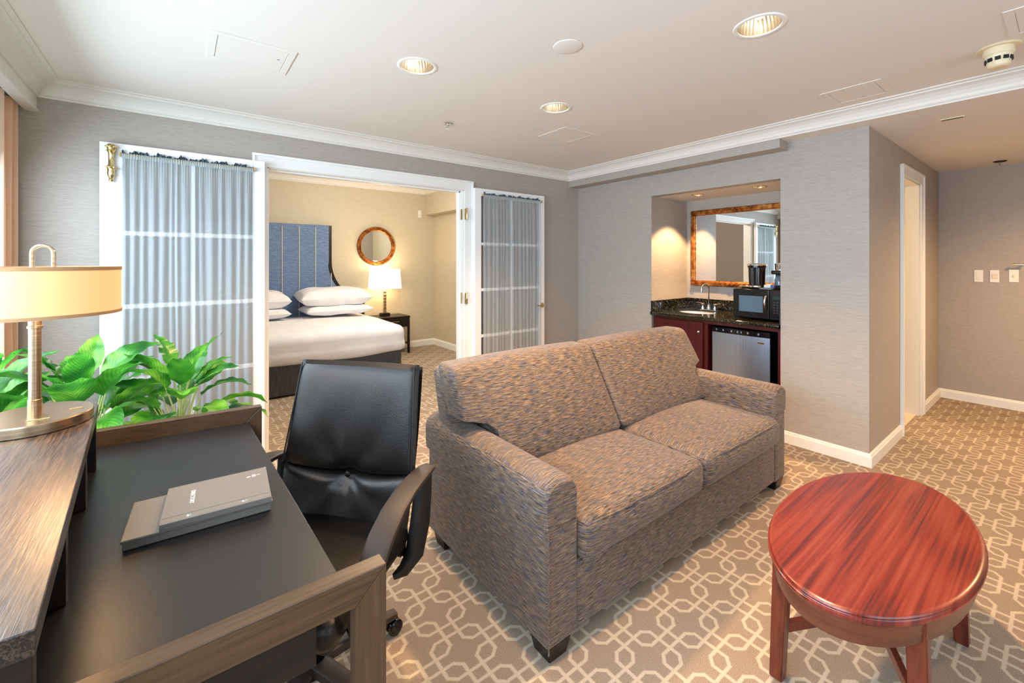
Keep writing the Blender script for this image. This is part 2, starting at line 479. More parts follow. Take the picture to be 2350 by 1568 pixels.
# ------------------------------------------------------------------ mesh helpers
class MB:
    def __init__(s):
        s.bm = bmesh.new()
        s.uv = s.bm.loops.layers.uv.new('UVMap')
    def _add(s, verts, faces, smooth=False, uvf=None):
        vs = [s.bm.verts.new(v) for v in verts]
        for f in faces:
            try:
                fc = s.bm.faces.new([vs[i] for i in f])
            except ValueError:
                continue
            fc.smooth = smooth
            fc.normal_update()
            n = fc.normal
            for lp in fc.loops:
                p = lp.vert.co
                if uvf:
                    lp[s.uv].uv = uvf(p, n)
                elif abs(n.z) >= abs(n.x) and abs(n.z) >= abs(n.y):
                    lp[s.uv].uv = (p.x, p.y)
                elif abs(n.y) > abs(n.x):
                    lp[s.uv].uv = (p.x, p.z)
                else:
                    lp[s.uv].uv = (p.y, p.z)
        return vs
    def box(s, x0, x1, y0, y1, z0, z1, bev=0.0, segs=2, mat=None):
        b = bmesh.new()
        bmesh.ops.create_cube(b, size=1)
        for v in b.verts:
            v.co = Vector(((x0 + x1) / 2 + v.co.x * (x1 - x0), (y0 + y1) / 2 + v.co.y * (y1 - y0), (z0 + z1) / 2 + v.co.z * (z1 - z0)))
        if bev > 0:
            bmesh.ops.bevel(b, geom=list(b.edges), offset=bev, segments=segs, profile=0.5, affect='EDGES')
        s.merge(b, mat)
        return s
    def merge(s, b, mat=None, smooth=False):
        b.verts.index_update()
        vs = [(mat @ v.co) if mat else v.co.copy() for v in b.verts]
        s._add(vs, [[v.index for v in f.verts] for f in b.faces], smooth)
        b.free()
    def prism(s, pts, z0, z1, bev=0.0, axis='z', mat=None):
        """extrude a 2D outline"""
        b = bmesh.new()
        vs = [b.verts.new((p[0], p[1], z0)) for p in pts]
        f = b.faces.new(vs)
        r = bmesh.ops.extrude_face_region(b, geom=[f])
        for v in [g for g in r['geom'] if isinstance(g, bmesh.types.BMVert)]:
            v.co.z = z1
        bmesh.ops.recalc_face_normals(b, faces=list(b.faces))
        if bev > 0:
            bmesh.ops.bevel(b, geom=list(b.edges), offset=bev, segments=2, profile=0.5, affect='EDGES')
        mt = mat
        if axis == 'x':     # outline in (y,z), extrude along x
            a = Matrix(((0, 0, 1, 0), (1, 0, 0, 0), (0, 1, 0, 0), (0, 0, 0, 1)))
            mt = mat @ a if mat else a
        elif axis == 'y':   # outline in (x,z), extrude along y
            a = Matrix(((1, 0, 0, 0), (0, 0, 1, 0), (0, 1, 0, 0), (0, 0, 0, 1)))
            mt = mat @ a if mat else a
        s.merge(b, mt)
        return s
    def lathe(s, prof, c=(0, 0, 0), n=48, smooth=True, sx=1.0, sy=1.0, mat=None, close=False):
        vs, fs = [], []
        m = len(prof)
        for r, z in prof:
            for k in range(n):
                a = 2 * math.pi * k / n
                p = Vector((c[0] + r * sx * math.cos(a), c[1] + r * sy * math.sin(a), c[2] + z))
                vs.append(mat @ p if mat else p)
        for i in range(m - 1):
            for k in range(n):
                k2 = (k + 1) % n
                fs.append([i * n + k, i * n + k2, (i + 1) * n + k2, (i + 1) * n + k])
        if close:
            fs.append(list(range(n))[::-1]); fs.append([(m - 1) * n + k for k in range(n)])
        s._add(vs, fs, smooth)
        return s
    def tube(s, pts, r, n=10, closed=False, caps=True, flat=None):
        """tube along points; r number or list; flat=(a,b) for a flattened section"""
        P = [Vector(p) for p in pts]
        m = len(P)
        vs, fs = [], []
        up = Vector((0, 0, 1))
        prev = None
        for i in range(m):
            if closed:
                t = (P[(i + 1) % m] - P[i - 1]).normalized()
            else:
                t = (P[min(i + 1, m - 1)] - P[max(i - 1, 0)]).normalized()
            if prev is None:
                a = t.cross(up)
                if a.length < 1e-3:
                    a = t.cross(Vector((1, 0, 0)))
                a.normalize()
            else:
                a = prev - t * prev.dot(t)
                a.normalize()
            prev = a
            b = t.cross(a).normalized()
            ri = r[i] if isinstance(r, (list, tuple)) else r
            for k in range(n):
                th = 2 * math.pi * k / n
                ca, sa = math.cos(th), math.sin(th)
                if flat:
                    e = 0.45
                    ca = math.copysign(abs(ca) ** e, ca) * flat[0]; sa = math.copysign(abs(sa) ** e, sa) * flat[1]
                vs.append(P[i] + (a * ca + b * sa) * ri)
        for i in range(m if closed else m - 1):
            j = (i + 1) % m
            for k in range(n):
                k2 = (k + 1) % n
                fs.append([i * n + k, i * n + k2, j * n + k2, j * n + k])
        if caps and not closed:
            fs.append(list(range(n))[::-1]); fs.append([(m - 1) * n + k for k in range(n)])
        s._add(vs, fs, True)
        return s
    def grid(s, nu, nv, f, smooth=True, closed_u=False, uvf=None):
        vs = [f(i / (nu - 1), j / (nv - 1)) for j in range(nv) for i in range(nu)]
        fs = [[j * nu + i, j * nu + i + 1, (j + 1) * nu + i + 1, (j + 1) * nu + i] for j in range(nv - 1) for i in range(nu - 1)]
        s._add(vs, fs, smooth, uvf)
        return s
    def rbox(s, x0, x1, y0, y1, z0, z1, r=0.04, inner=6, corner=4, bulge=(0, 0, 0), warp=None):
        """rounded box with grid faces; bulge swells each pair of faces; warp(p)->p"""
        c = Vector(((x0 + x1) / 2, (y0 + y1) / 2, (z0 + z1) / 2))
        h = Vector(((x1 - x0) / 2, (y1 - y0) / 2, (z1 - z0) / 2))
        rr = [min(r, h[i] * 0.98) for i in range(3)]
        def axis(i):
            q = rr[i]; a = []
            for k in range(corner):
                a.append(-h[i] + q * (1 - math.cos(k / corner * math.pi / 2)))
            for k in range(inner + 1):
                a.append(-(h[i] - q) + 2 * (h[i] - q) * k / inner)
            for k in range(corner - 1, -1, -1):
                a.append(h[i] - q * (1 - math.cos(k / corner * math.pi / 2)))
            return a
        ax = [axis(0), axis(1), axis(2)]
        b = bmesh.new()
        cache = {}
        def vert(i, j, k):
            key = (i, j, k)
            if key in cache:
                return cache[key]
            p = Vector((ax[0][i], ax[1][j], ax[2][k]))
            inn = Vector([max(-(h[q] - rr[q]), min(h[q] - rr[q], p[q])) for q in range(3)])
            d = p - inn
            e = Vector([d[q] / rr[q] for q in range(3)])
            if e.length > 1e-9:
                # push onto the rounded surface
                mx = max(abs(e[q]) for q in range(3))
                e = e.normalized() * mx if mx < 1 - 1e-6 else e.normalized()
                p = inn + Vector([e[q] * rr[q] for q in range(3)])
            un = [p[q] / h[q] for q in range(3)]
            for q in range(3):
                o = [w for w in range(3) if w != q]
                p[q] += bulge[q] * un[q] * (1 - un[o[0]] ** 2) * (1 - un[o[1]] ** 2)
            p = p + c
            if warp:
                p = warp(p)
            v = b.verts.new(p)
            cache[key] = v
            return v
        n = [len(a) - 1 for a in ax]
        for q in range(3):
            o = [w for w in range(3) if w != q]
            for side in (0, n[q]):
                for i in range(n[o[0]]):
                    for j in range(n[o[1]]):
                        loop = []
                        for di, dj in ((0, 0), (1, 0), (1, 1), (0, 1)):
                            idx = [0, 0, 0]
                            idx[q] = side; idx[o[0]] = i + di; idx[o[1]] = j + dj
                            loop.append(vert(*idx))
                        try:
                            b.faces.new(loop)
                        except ValueError:
                            pass
        bmesh.ops.recalc_face_normals(b, faces=list(b.faces))
        s.merge(b, None, True)
        return s
    def build(s, name, mat, parent=None, loc=None, fix=False):
        if fix:
            bmesh.ops.recalc_face_normals(s.bm, faces=list(s.bm.faces))
        for e in s.bm.edges:
            if len(e.link_faces) == 2 and e.calc_face_angle(0) > 0.56:
                e.smooth = False
        me = bpy.data.meshes.new(name)
        s.bm.to_mesh(me)
        s.bm.free()
        mats = mat if isinstance(mat, (list, tuple)) else [mat]
        for m_ in mats:
            me.materials.append(m_)
        o = bpy.data.objects.new(name, me)
        C.objects.link(o)
        if parent:
            o.parent = parent
        if loc:
            o.location = loc
        return o

def thing(name, label, cat, loc=(0, 0, 0), rz=0.0, group=None):
    o = bpy.data.objects.new(name, None)
    o.empty_display_size = 0.1
    C.objects.link(o)
    o.location = loc
    o.rotation_euler = (0, 0, rz)
    tag(o, label, cat, group)
    return o
def tag(o, label, cat, group=None):
    o['label'] = label; o['category'] = cat
    if group:
        o['group'] = group
    return o
def struct(o):
    o['kind'] = 'structure'
    return o
def offset_path(path, d):
    """path of 2D points, offset to the right by d with mitres"""
    out = []
    n = len(path)
    for i in range(n):
        dirs = []
        if i > 0:
            dirs.append((Vector(path[i]) - Vector(path[i - 1])).normalized())
        if i < n - 1:
            dirs.append((Vector(path[i + 1]) - Vector(path[i])).normalized())
        ns = [Vector((q.y, -q.x)) for q in dirs]
        if len(ns) == 2:
            bis = (ns[0] + ns[1]).normalized()
            k = d / max(0.2, bis.dot(ns[0]))
        else:
            bis, k = ns[0], d
        out.append(Vector(path[i]) + bis * k)
    return out
def molding(mb, prof, path):
    """prof = [(d, z)...] run along path; closed section, capped"""
    cols = [offset_path(path, d) for d, z in prof]
    n, m = len(path), len(prof)
    vs = [Vector((cols[j][i].x, cols[j][i].y, prof[j][1])) for i in range(n) for j in range(m)]
    fs = []
    for i in range(n - 1):
        for j in range(m):
            j2 = (j + 1) % m
            fs.append([i * m + j, (i + 1) * m + j, (i + 1) * m + j2, i * m + j2])
    fs.append(list(range(m))); fs.append([(n - 1) * m + j for j in range(m)][::-1])
    mb._add(vs, fs, False)
    return mb

# ------------------------------------------------------------------ room shell
YR = -2.7      # rear wall
XL = -1.0      # window wall
def holed(outer, holes, z, up=False):
    """flat sheet with round holes"""
    b = bmesh.new()
    def loop(pts):
        vs = [b.verts.new((p[0], p[1], z)) for p in pts]
        return [b.edges.new((vs[i], vs[(i + 1) % len(vs)])) for i in range(len(vs))]
    es = loop(outer)
    for hx, hy, hr in holes:
        es += loop([(hx + hr * math.cos(2 * math.pi * k / 40), hy + hr * math.sin(2 * math.pi * k / 40)) for k in range(40)])
    bmesh.ops.triangle_fill(b, edges=es, use_beauty=True, use_dissolve=False)
    for f in b.faces:
        f.normal_update()
        if f.normal.z > 0:
            f.normal_flip()
    mb = MB()
    mb.merge(b)
    return mb

struct(MB().box(XL - 0.1, XD + 0.1, YR - 0.1, 6.6, -0.08, 0.0).build('floor', M['carpet']))
DOWN = [(0.956, 2.022), (1.92, 2.026), (1.928, 0.80)]
DR = 0.088
struct(holed([(XL, YR), (3.467, YR), (3.467, YA), (XL, YA)], [(x, y, DR) for x, y in DOWN], CEIL).build('ceiling', M['ceiling']))
c2 = MB()
c2.box(3.467, XD, YR, YC, LOW, LOW + 0.09)
c2.box(3.467, XB, YC, YA, LOW, LOW + 0.09)
struct(c2.build('ceiling', M['ceiling']))
# dropped box under the beam, next to the far corner
struct(MB().box(3.467, XB, 1.30, YA, 2.192, LOW, 0.002).build('trim_6', M['paper']))

# wall with the double doors
XO0, XO1, ZO = 0.49, 2.10, 2.03
w = MB()
w.box(XL - 0.1, XO0, YA, YA + 0.12, 0, CEIL + 0.25)
w.box(XO1, XB + 0.9, YA, YA + 0.12, 0, CEIL + 0.25)
w.box(XO0, XO1, YA, YA + 0.12, ZO, CEIL + 0.25)
struct(w.build('wall_back', M['paper']))
# kitchenette wall, with the niche
NY0, NY1, NZ, NX = 1.35, 2.481, 1.992, 4.25
w = MB()
w.box(XB, XB + 0.1, YC, NY0, 0, LOW)
w.box(XB, XB + 0.1, NY1, YA, 0, LOW)
w.box(XB, XB + 0.1, NY0, NY1, NZ, LOW)
struct(w.build('wall_right', M['paper']))
w = MB()
w.box(XB + 0.1, NX + 0.02, NY0 - 0.02, NY0, 0, NZ + 0.1)
w.box(XB + 0.1, NX + 0.02, NY1, NY1 + 0.02, 0, NZ + 0.1)
w.box(NX, NX + 0.02, NY0, NY1, 0, NZ + 0.1)
struct(w.build('wall_niche', M['paper']))
NL = [(3.90, 2.165), (3.89, 1.61)]
struct(holed([(XB + 0.1, NY0), (NX, NY0), (NX, NY1), (XB + 0.1, NY1)], [(x, y, 0.05) for x, y in NL], NZ).build('ceiling', M['ceiling']))
# hall wall with the bathroom door
BX0, BX1 = 4.53, 5.17
w = MB()
w.box(XB + 0.1, BX0, YC, YC + 0.1, 0, LOW)
w.box(BX1, XD, YC, YC + 0.1, 0, LOW)
w.box(BX0, BX1, YC, YC + 0.1, 2.04, LOW)
struct(w.build('wall_hall', M['paper']))
struct(MB().box(XD, XD + 0.1, YR, YC + 0.1, 0, LOW + 0.1).build('wall_end', M['paper']))
# bathroom beyond
w = MB()
w.box(4.35, 4.37, YC + 0.1, 2.6, 0, LOW)
w.box(6.2, 6.22, YC + 0.1, 2.6, 0, LOW)
w.box(4.35, 6.22, 2.6, 2.62, 0, LOW)
struct(w.build('wall_bathroom', M['bath']))
struct(MB().box(4.35, 6.22, YC + 0.1, 2.62, LOW, LOW + 0.02).build('ceiling', M['ceiling']))
struct(MB().box(BX0, 6.2, YC + 0.02, 2.6, 0.0, 0.006).build('floor', M['tile']))
# bedroom shell
BE, BF, BCZ = 6.42, 3.33, 2.545
w = MB(); w.box(XL - 0.1, BF + 0.1, BE, BE + 0.1, 0, BCZ + 0.05)
struct(w.build('wall_bedroom_far', M['paper_bed']))
w = MB(); w.box(BF, BF + 0.1, YA + 0.12, BE, 0, BCZ + 0.05)
struct(w.build('wall_bedroom_right', M['paper_bed']))
w = MB(); w.box(3.17, BF, YA + 0.12, BE, 2.115, BCZ)
struct(w.build('wall_bedroom_soffit', M['paper_bed']))
struct(MB().box(XL, BF, YA + 0.12, BE, BCZ, BCZ + 0.02).build('ceiling', M['ceiling']))

def window_wall(y0, y1, oy0, oy1, oz0, oz1, name, mat, ztop):
    w = MB()
    w.box(XL - 0.12, XL, y0, y1, 0, oz0)
    w.box(XL - 0.12, XL, y0, y1, oz1, ztop)
    w.box(XL - 0.12, XL, y0, oy0, oz0, oz1)
    w.box(XL - 0.12, XL, oy1, y1, oz0, oz1)
    return struct(w.build(name, mat))
window_wall(YR, YA, -1.4, 3.15, 0.5, 2.16, 'wall_left', M['paper'], CEIL + 0.1)
struct(MB().box(XL - 0.12, XL, YA + 0.12, BE, 0, BCZ).build('wall_bedroom_left', M['paper']))
def window(name, y0, y1, z0, z1, n):
    f = MB()
    x0, x1 = XL - 0.10, XL - 0.05
    f.box(x0, x1, y0, y1, z0, z0 + 0.05); f.box(x0, x1, y0, y1, z1 - 0.05, z1)
    for i in range(n + 1):
        yy = y0 + (y1 - y0 - 0.05) * i / n
        f.box(x0 - 0.001, x1 + 0.001, yy, yy + 0.05, z0, z1)
    o = struct(f.build(name, M['trim']))
    MB().box(XL - 0.078, XL - 0.074, y0 + 0.01, y1 - 0.01, z0 + 0.01, z1 - 0.01).build('pane', M['glass'], o)
    MB().box(XL - 0.05, XL + 0.06, y0 - 0.03, y1 + 0.03, z0 - 0.03, z0, 0.004).build('window_sill', M['trim'], o)
    return o
window('window_1', -1.4, 3.15, 0.5, 2.16, 4)
# rear wall with window 3
w = MB()
w.box(XL, XD, YR - 0.1, YR, 0, 0.5); w.box(XL, XD, YR - 0.1, YR, 2.16, CEIL + 0.1)
w.box(XL, -0.2, YR - 0.1, YR, 0.5, 2.16); w.box(2.8, XD, YR - 0.1, YR, 0.5, 2.16)
struct(w.build('wall_rear', M['paper']))
f = MB()
f.box(-0.2, 2.8, YR - 0.09, YR - 0.04, 0.5, 0.55); f.box(-0.2, 2.8, YR - 0.09, YR - 0.04, 2.11, 2.16)
for i in range(4):
    xx = -0.2 + 2.95 * i / 3
    f.box(xx, xx + 0.05, YR - 0.091, YR - 0.039, 0.5, 2.16)
w3 = struct(f.build('window_2', M['trim']))
MB().box(-0.19, 2.79, YR - 0.068, YR - 0.064, 0.51, 2.15).build('pane', M['glass'], w3)

# crown mouldings
def crown_prof(zt, drop=0.0914, proj=0.10):
    s = [(0, 0), (0, -1), (0.10, -1), (0.10, -0.90), (0.16, -0.86), (0.20, -0.80), (0.24, -0.64), (0.36, -0.44), (0.55, -0.28), (0.74, -0.20),
         (0.80, -0.18), (0.82, -0.12), (0.90, -0.10), (1.0, -0.07), (1.0, 0)]
    return [(a * proj, zt + b * drop) for a, b in s]
struct(molding(MB(), crown_prof(CEIL), [(-0.614, YR), (-0.614, YA), (3.467, YA), (3.467, YR)]).build('trim_1', M['crown'], fix=True))
struct(molding(MB(), crown_prof(BCZ, 0.10, 0.10), [(XL, BE), (3.17, BE), (3.17, YA + 0.12)]).build('trim_2', M['crown'], fix=True))
# curtain pelmet along the window wall
p = MB()
p.box(-0.634, -0.614, YR, YA, 2.19, CEIL)
p.box(-0.660, -0.606, YR, YA, 2.176, 2.192, 0.003)
struct(p.build('trim_3', M['crown']))
# baseboards
def base_prof(h):
    return [(0, 0), (0.018, 0), (0.018, h * 0.78), (0.013, h * 0.84), (0.012, h * 0.93), (0.006, h), (0, h)]
struct(molding(MB(), base_prof(0.088), [(XB, NY0), (XB, YC), (4.452, YC)]).build('baseboard_right', M['trim'], fix=True))
struct(molding(MB(), base_prof(0.088), [(5.25, YC), (XD, YC), (XD, YR)]).build('baseboard_hall', M['trim'], fix=True))
struct(molding(MB(), base_prof(0.088), [(2.19, YA), (XB, YA), (XB, NY1)]).build('baseboard_back', M['trim'], fix=True))
struct(molding(MB(), base_prof(0.088), [(XL, YA), (0.40, YA)]).build('baseboard_left', M['trim'], fix=True))
struct(molding(MB(), base_prof(0.10), [(XL, BE), (BF, BE), (BF, YA + 0.12)]).build('baseboard_bedroom', M['trim'], fix=True))
# casing round the double doors
c = MB()
for a0, a1 in ((0.40, 0.49), (2.10, 2.192)):
    c.box(a0, a1, YA - 0.016, YA, 0, 2.025, 0.003)
    s0 = a0 - 0.001 if a0 < 1 else a1 - 0.017
    c.box(s0, s0 + 0.018, YA - 0.028, YA - 0.005, 0, 2.0925, 0.004)
c.box(0.40, 2.192, YA - 0.016, YA, 2.022, 2.11, 0.003)
c.box(0.398, 2.194, YA - 0.0285, YA - 0.0045, 2.091, 2.111, 0.004)
# jamb lining with stop
c.box(XO0, XO0 + 0.012, YA - 0.002, YA + 0.122, 0, ZO); c.box(XO1 - 0.012, XO1, YA - 0.002, YA + 0.122, 0, ZO)
c.box(XO0, XO1, YA - 0.002, YA + 0.122, ZO - 0.012, ZO)
c.box(XO1 - 0.024, XO1 - 0.010, YA + 0.05, YA + 0.09, 0, ZO - 0.01); c.box(XO0, XO1, YA + 0.05, YA + 0.09, ZO - 0.024, ZO - 0.01)
tr4 = struct(c.build('trim_4', M['trim']))
for zz in (1.80, 1.02, 0.22):
    h = MB()
    h.box(XO1 - 0.016, XO1 - 0.0115, YA + 0.004, YA + 0.034, zz - 0.05, zz + 0.05, 0.001)
    h.lathe([(0.0, -0.058), (0.004, -0.056), (0.0065, -0.05), (0.0065, 0.05), (0.004, 0.056), (0.0, 0.060)], (XO1 + 0.012, YA - 0.034, zz), 12)
    h.box(XO1 - 0.012, XO1 + 0.012, YA - 0.036, YA - 0.030, zz - 0.05, zz + 0.05, 0.001)
    h.build('hinge', M['brass'], tr4)
# bathroom door casing, jamb
c = MB()
for a0, a1 in ((4.452, BX0), (BX1, 5.25)):
    c.box(a0, a1, YC - 0.016, YC, 0, 2.04, 0.003)
c.box(4.452, 5.25, YC - 0.016, YC, 2.04, 2.12, 0.003)
c.box(4.451, 4.466, YC - 0.026, YC - 0.0005, 0, 2.106, 0.003); c.box(5.236, 5.251, YC - 0.026, YC - 0.0005, 0, 2.106, 0.003); c.box(4.450, 5.252, YC - 0.0265, YC - 0.0004, 2.104, 2.122, 0.003)
c.box(BX0, BX0 + 0.012, YC, YC + 0.102, 0, 2.04); c.box(BX1 - 0.012, BX1, YC, YC + 0.102, 0, 2.04); c.box(BX0, BX1, YC, YC + 0.102, 2.028, 2.04)
struct(c.build('trim_5', M['trim']))

# ------------------------------------------------------------------ french door leaves
def door_leaf(name, x0, x1, rod_end, handle_x, bolt):
    yf, yb = 3.375, 3.415
    z0, z1 = 0.015, 2.045
    gx0, gx1 = (x0 + 0.10, x1 - 0.07) if bolt else (x0 + 0.07, x1 - 0.075)
    gz0, gz1 = 0.30, 1.975
    f = MB()
    f.box(x0, gx0, yf, yb, z0, z1, 0.002); f.box(gx1, x1, yf, yb, z0, z1, 0.002)
    f.box(gx0, gx1, yf, yb, z0, gz0, 0.002); f.box(gx0, gx1, yf, yb, gz1, z1, 0.002)
    d = struct(f.build(name, M['door']))
    MB().box(gx0, gx1, 3.396, 3.400, gz0, gz1).build('pane', M['glass'], d)
    mu = MB()
    for zz in (1.526, 1.095, 0.66):
        mu.box(gx0, gx1, yf + 0.006, yb - 0.006, zz - 0.014, zz + 0.014, 0.004)
    xm = (gx0 + gx1) / 2
    mu.box(xm - 0.012, xm + 0.012, yf + 0.007, yb - 0.007, gz0, gz1, 0.004)
    mu.build('muntin', M['door'], d)
    return d, gx0, gx1
dl, lx0, lx1 = door_leaf('door_1', -0.357, 0.467, 0, None, True)
dr, rx0, rx1 = door_leaf('door_2', 2.172, 3.035, 0, None, False)
# ornate brass surface pull near the free edge of the left leaf
b = MB()
bx, by = -0.306, 3.352
b.lathe([(0, -0.112), (0.010, -0.108), (0.013, -0.098), (0.009, -0.090), (0.016, -0.075), (0.019, -0.060), (0.016, -0.045), (0.019, -0.032), (0.022, -0.026), (0.017, -0.018),
         (0.013, -0.010), (0.013, 0.052), (0.017, 0.060), (0.023, 0.068), (0.018, 0.076), (0.020, 0.086), (0.024, 0.094), (0.018, 0.102), (0.012, 0.108), (0, 0.110)], (bx, by, 1.925), 20)
for zz in (-0.028, 0.090):
    for k in range(7):
        a = 2 * math.pi * k / 7
        b.lathe([(0, -0.007), (0.006, -0.004), (0.007, 0), (0.006, 0.004), (0, 0.007)], (bx + 0.022 * math.cos(a), by + 0.022 * math.sin(a), 1.925 + zz), 8)
b.box(bx - 0.006, bx + 0.006, by, 3.376, 1.925 + 0.05, 1.925 + 0.062); b.box(bx - 0.006, bx + 0.006, by, 3.376, 1.925 - 0.05, 1.925 - 0.038)
b.build('door_knocker', M['brass'], dl)
# lever handle on the right leaf
b = MB()
hx, hz = 3.0, 0.905
b.lathe([(0, 0), (0.026, 0), (0.026, 0.004), (0.018, 0.008), (0.010, 0.010), (0.009, 0.045), (0, 0.045)], (0, 0, 0), 24, mat=Matrix.Translation((hx, 3.375, hz)) @ Matrix.Rotation(R90, 4, 'X'))
b.tube([(hx + 0.004, 3.335, hz), (hx - 0.03, 3.332, hz + 0.004), (hx - 0.06, 3.335, hz - 0.002), (hx - 0.088, 3.338, hz + 0.004)], [0.008, 0.0075, 0.0065, 0.005], 10)
b.build('door_handle', M['brass'], dr)

def door_curtain(label, x0, x1, z0, z1, y, seed, top_slope):
    rnd = random.Random(seed)
    root = thing('door_curtain', label, 'curtain', ((x0 + x1) / 2, y, z1), group='sheers on the french doors')
    cx = (x0 + x1) / 2
    # folds: piecewise pleats with random widths
    cuts = [0.0]
    while cuts[-1] < 1:
        cuts.append(cuts[-1] + rnd.uniform(0.035, 0.10))
    amps = [rnd.uniform(0.008, 0.020) for _ in cuts]
    ph = [rnd.uniform(0, 6) for _ in range(4)]
    def fold(u):
        for i in range(len(cuts) - 1):
            if cuts[i] <= u <= cuts[i + 1]:
                t = (u - cuts[i]) / (cuts[i + 1] - cuts[i])
                return amps[i] * (0.5 - 0.5 * math.cos(2 * math.pi * t)) ** 0.8
        return 0
    nu = 260
    def f(u, v):
        z = z1 - v * (z1 - z0)
        near = math.exp(-v * 14)
        uu = u + 0.012 * math.sin(u * 9 + ph[0] + v * 2.0) * v + 0.006 * math.sin(v * 5 + u * 30 + ph[1]) * v
        small = 0.0028 * math.sin(u * 330 + ph[2]) * near + 0.0008 * math.sin(u * 150 + ph[3]) * (1 - v)
        yy = y - (fold(min(0.999, max(0, uu))) * (0.35 + 0.65 * min(1, v * 5)) + small)
        return Vector((x0 + u * (x1 - x0) - cx, yy - y, z - z1))
    m = MB(); m.grid(nu, 30, f); m.build('sheer_panel', M['sheer'], root)
    # gathered heading above the rod: dark ruffle
    def g(u, v):
        zz = 0.0 + v * (0.017 + 0.006 * math.sin(u * 41 + seed) + 0.005 * math.sin(u * 73.7 + 2) + 0.004 * math.sin(u * 157) + 0.003 * math.sin(u * 263))
        yy = -0.012 + 0.009 * math.sin(u * 300 + 2 * math.sin(u * 60)) * (0.4 + 0.6 * v)
        return Vector((x0 + 0.002 + u * (x1 - x0 - 0.004) - cx, yy, zz - 0.006))
    m = MB(); m.grid(300, 4, g); m.build('ruffle', M['sheer_head'], root)
    def q(u, v):
        zz = -0.03 * v
        yy = -0.017 + 0.0035 * math.sin(u * 420 + 3 * math.sin(u * 40))
        return Vector((x0 + u * (x1 - x0) - cx, yy, zz - 0.002))
    m = MB(); m.grid(400, 3, q); m.build('rod_pocket', M['sheer'], root)
    m = MB(); m.tube([(x0 - 0.006 - cx, -0.012, -0.010), (x1 + 0.004 - cx, -0.012, -0.010)], 0.004, 10)
    m.box(x0 - 0.012 - cx, x0 - 0.002 - cx, -0.020, 0.0, -0.022, 0.003, 0.002)
    m.box(x1 + 0.001 - cx, x1 + 0.010 - cx, -0.020, 0.0, -0.022, 0.003, 0.002)
    m.build('curtain_rod', M['brass'], root)
    return root
door_curtain('blue grey sheer gathered on a rod over the left french door leaf', lx0 - 0.006, lx1 + 0.002, 0.28, 1.99, 3.370, 3, 0)
door_curtain('narrow blue grey sheer gathered on the right french door leaf beside the kitchenette wall', rx0 + 0.018, rx1 + 0.014, 0.28, 1.99, 3.370, 8, 0)

# ------------------------------------------------------------------ ceiling fittings
def downlight(x, y, z, r, label, energy, spot=True, group='recessed downlights in the sitting room ceiling', depth=0.11):
    root = thing('recessed_downlight', label, 'ceiling light', (x, y, z), group=group)
    t = MB(); t.lathe([(r * 0.93, 0.0005), (r * 0.93, -0.004), (r * 1.0, -0.006), (r * 1.10, -0.004), (r * 1.14, -0.0004)], n=48)
    t.build('trim_ring', M['trim'] if r > 0.06 else M['brass'], root)
    cn = MB()
    n = 96
    vs, fs = [], []
    prof = [(0.93, 0.0), (0.90, 0.25), (0.80, 0.55), (0.62, 0.85), (0.45, 1.0), (0.0, 1.0)]
    for i, (rr, zz) in enumerate(prof):
        for k in range(n):
            a = 2 * math.pi * k / n
            fl = 1 + (0.018 * math.sin(32 * a) if 0 < i < 4 else 0)
            vs.append(Vector((r * rr * fl * math.cos(a), r * rr * fl * math.sin(a), zz * depth)))
    for i in range(len(prof) - 1):
        for k in range(n):
            k2 = (k + 1) % n
            fs.append([i * n + k, (i + 1) * n + k, (i + 1) * n + k2, i * n + k2])
    cn._add(vs, fs, True)
    cn.build('reflector', M['can'], root)
    bl = MB(); bl.lathe([(0, -0.03), (0.012, -0.028), (0.024, -0.014), (0.027, 0), (0.020, 0.02), (0.012, 0.035), (0.012, 0.045)], (0, 0, depth * 0.55), 20)
    if r < 0.06:
        bl.bm.free(); bl = MB(); bl.lathe([(0, -0.012), (0.010, -0.010), (0.016, -0.002), (0.016, 0.01)], (0, 0, depth * 0.4), 16)
    bl.build('bulb', M['bulb'], root)
    light('downlight_lamp', 'SPOT', (x, y, z - 0.012), energy, WARM if r > 0.06 else WARMER, (0, 0, 0), spot_size=math.radians(122 if r > 0.06 else 100), spot_blend=0.7 if r > 0.06 else 0.3, shadow_soft_size=0.05 if r > 0.06 else 0.02)
    return root
downlight(*DOWN[0], CEIL, DR, 'recessed ceiling downlight closest to the window side, above the desk chair', 125)
downlight(*DOWN[1], CEIL, DR, 'smallest-looking recessed ceiling downlight, above the back of the sofa', 100)
downlight(*DOWN[2], CEIL, DR, 'largest-looking recessed ceiling downlight, above the oval coffee table', 165)
downlight(*NL[0], NZ, 0.05, 'small gold-rimmed downlight in the kitchenette niche ceiling, above the sink', 95, group='downlights in the kitchenette niche', depth=0.06)
downlight(*NL[1], NZ, 0.05, 'small gold-rimmed downlight in the kitchenette niche ceiling, above the microwave', 60, group='downlights in the kitchenette niche', depth=0.06)

m = MB(); m.lathe([(0, -0.0035), (0.062, -0.0035), (0.066, -0.0025), (0.068, -0.0005)], (1.416, 1.415, CEIL), 48)
tag(m.build('ceiling_cover_plate', M['ceiling']), 'flat round white blank cover plate on the ceiling between the downlights', 'cover plate')

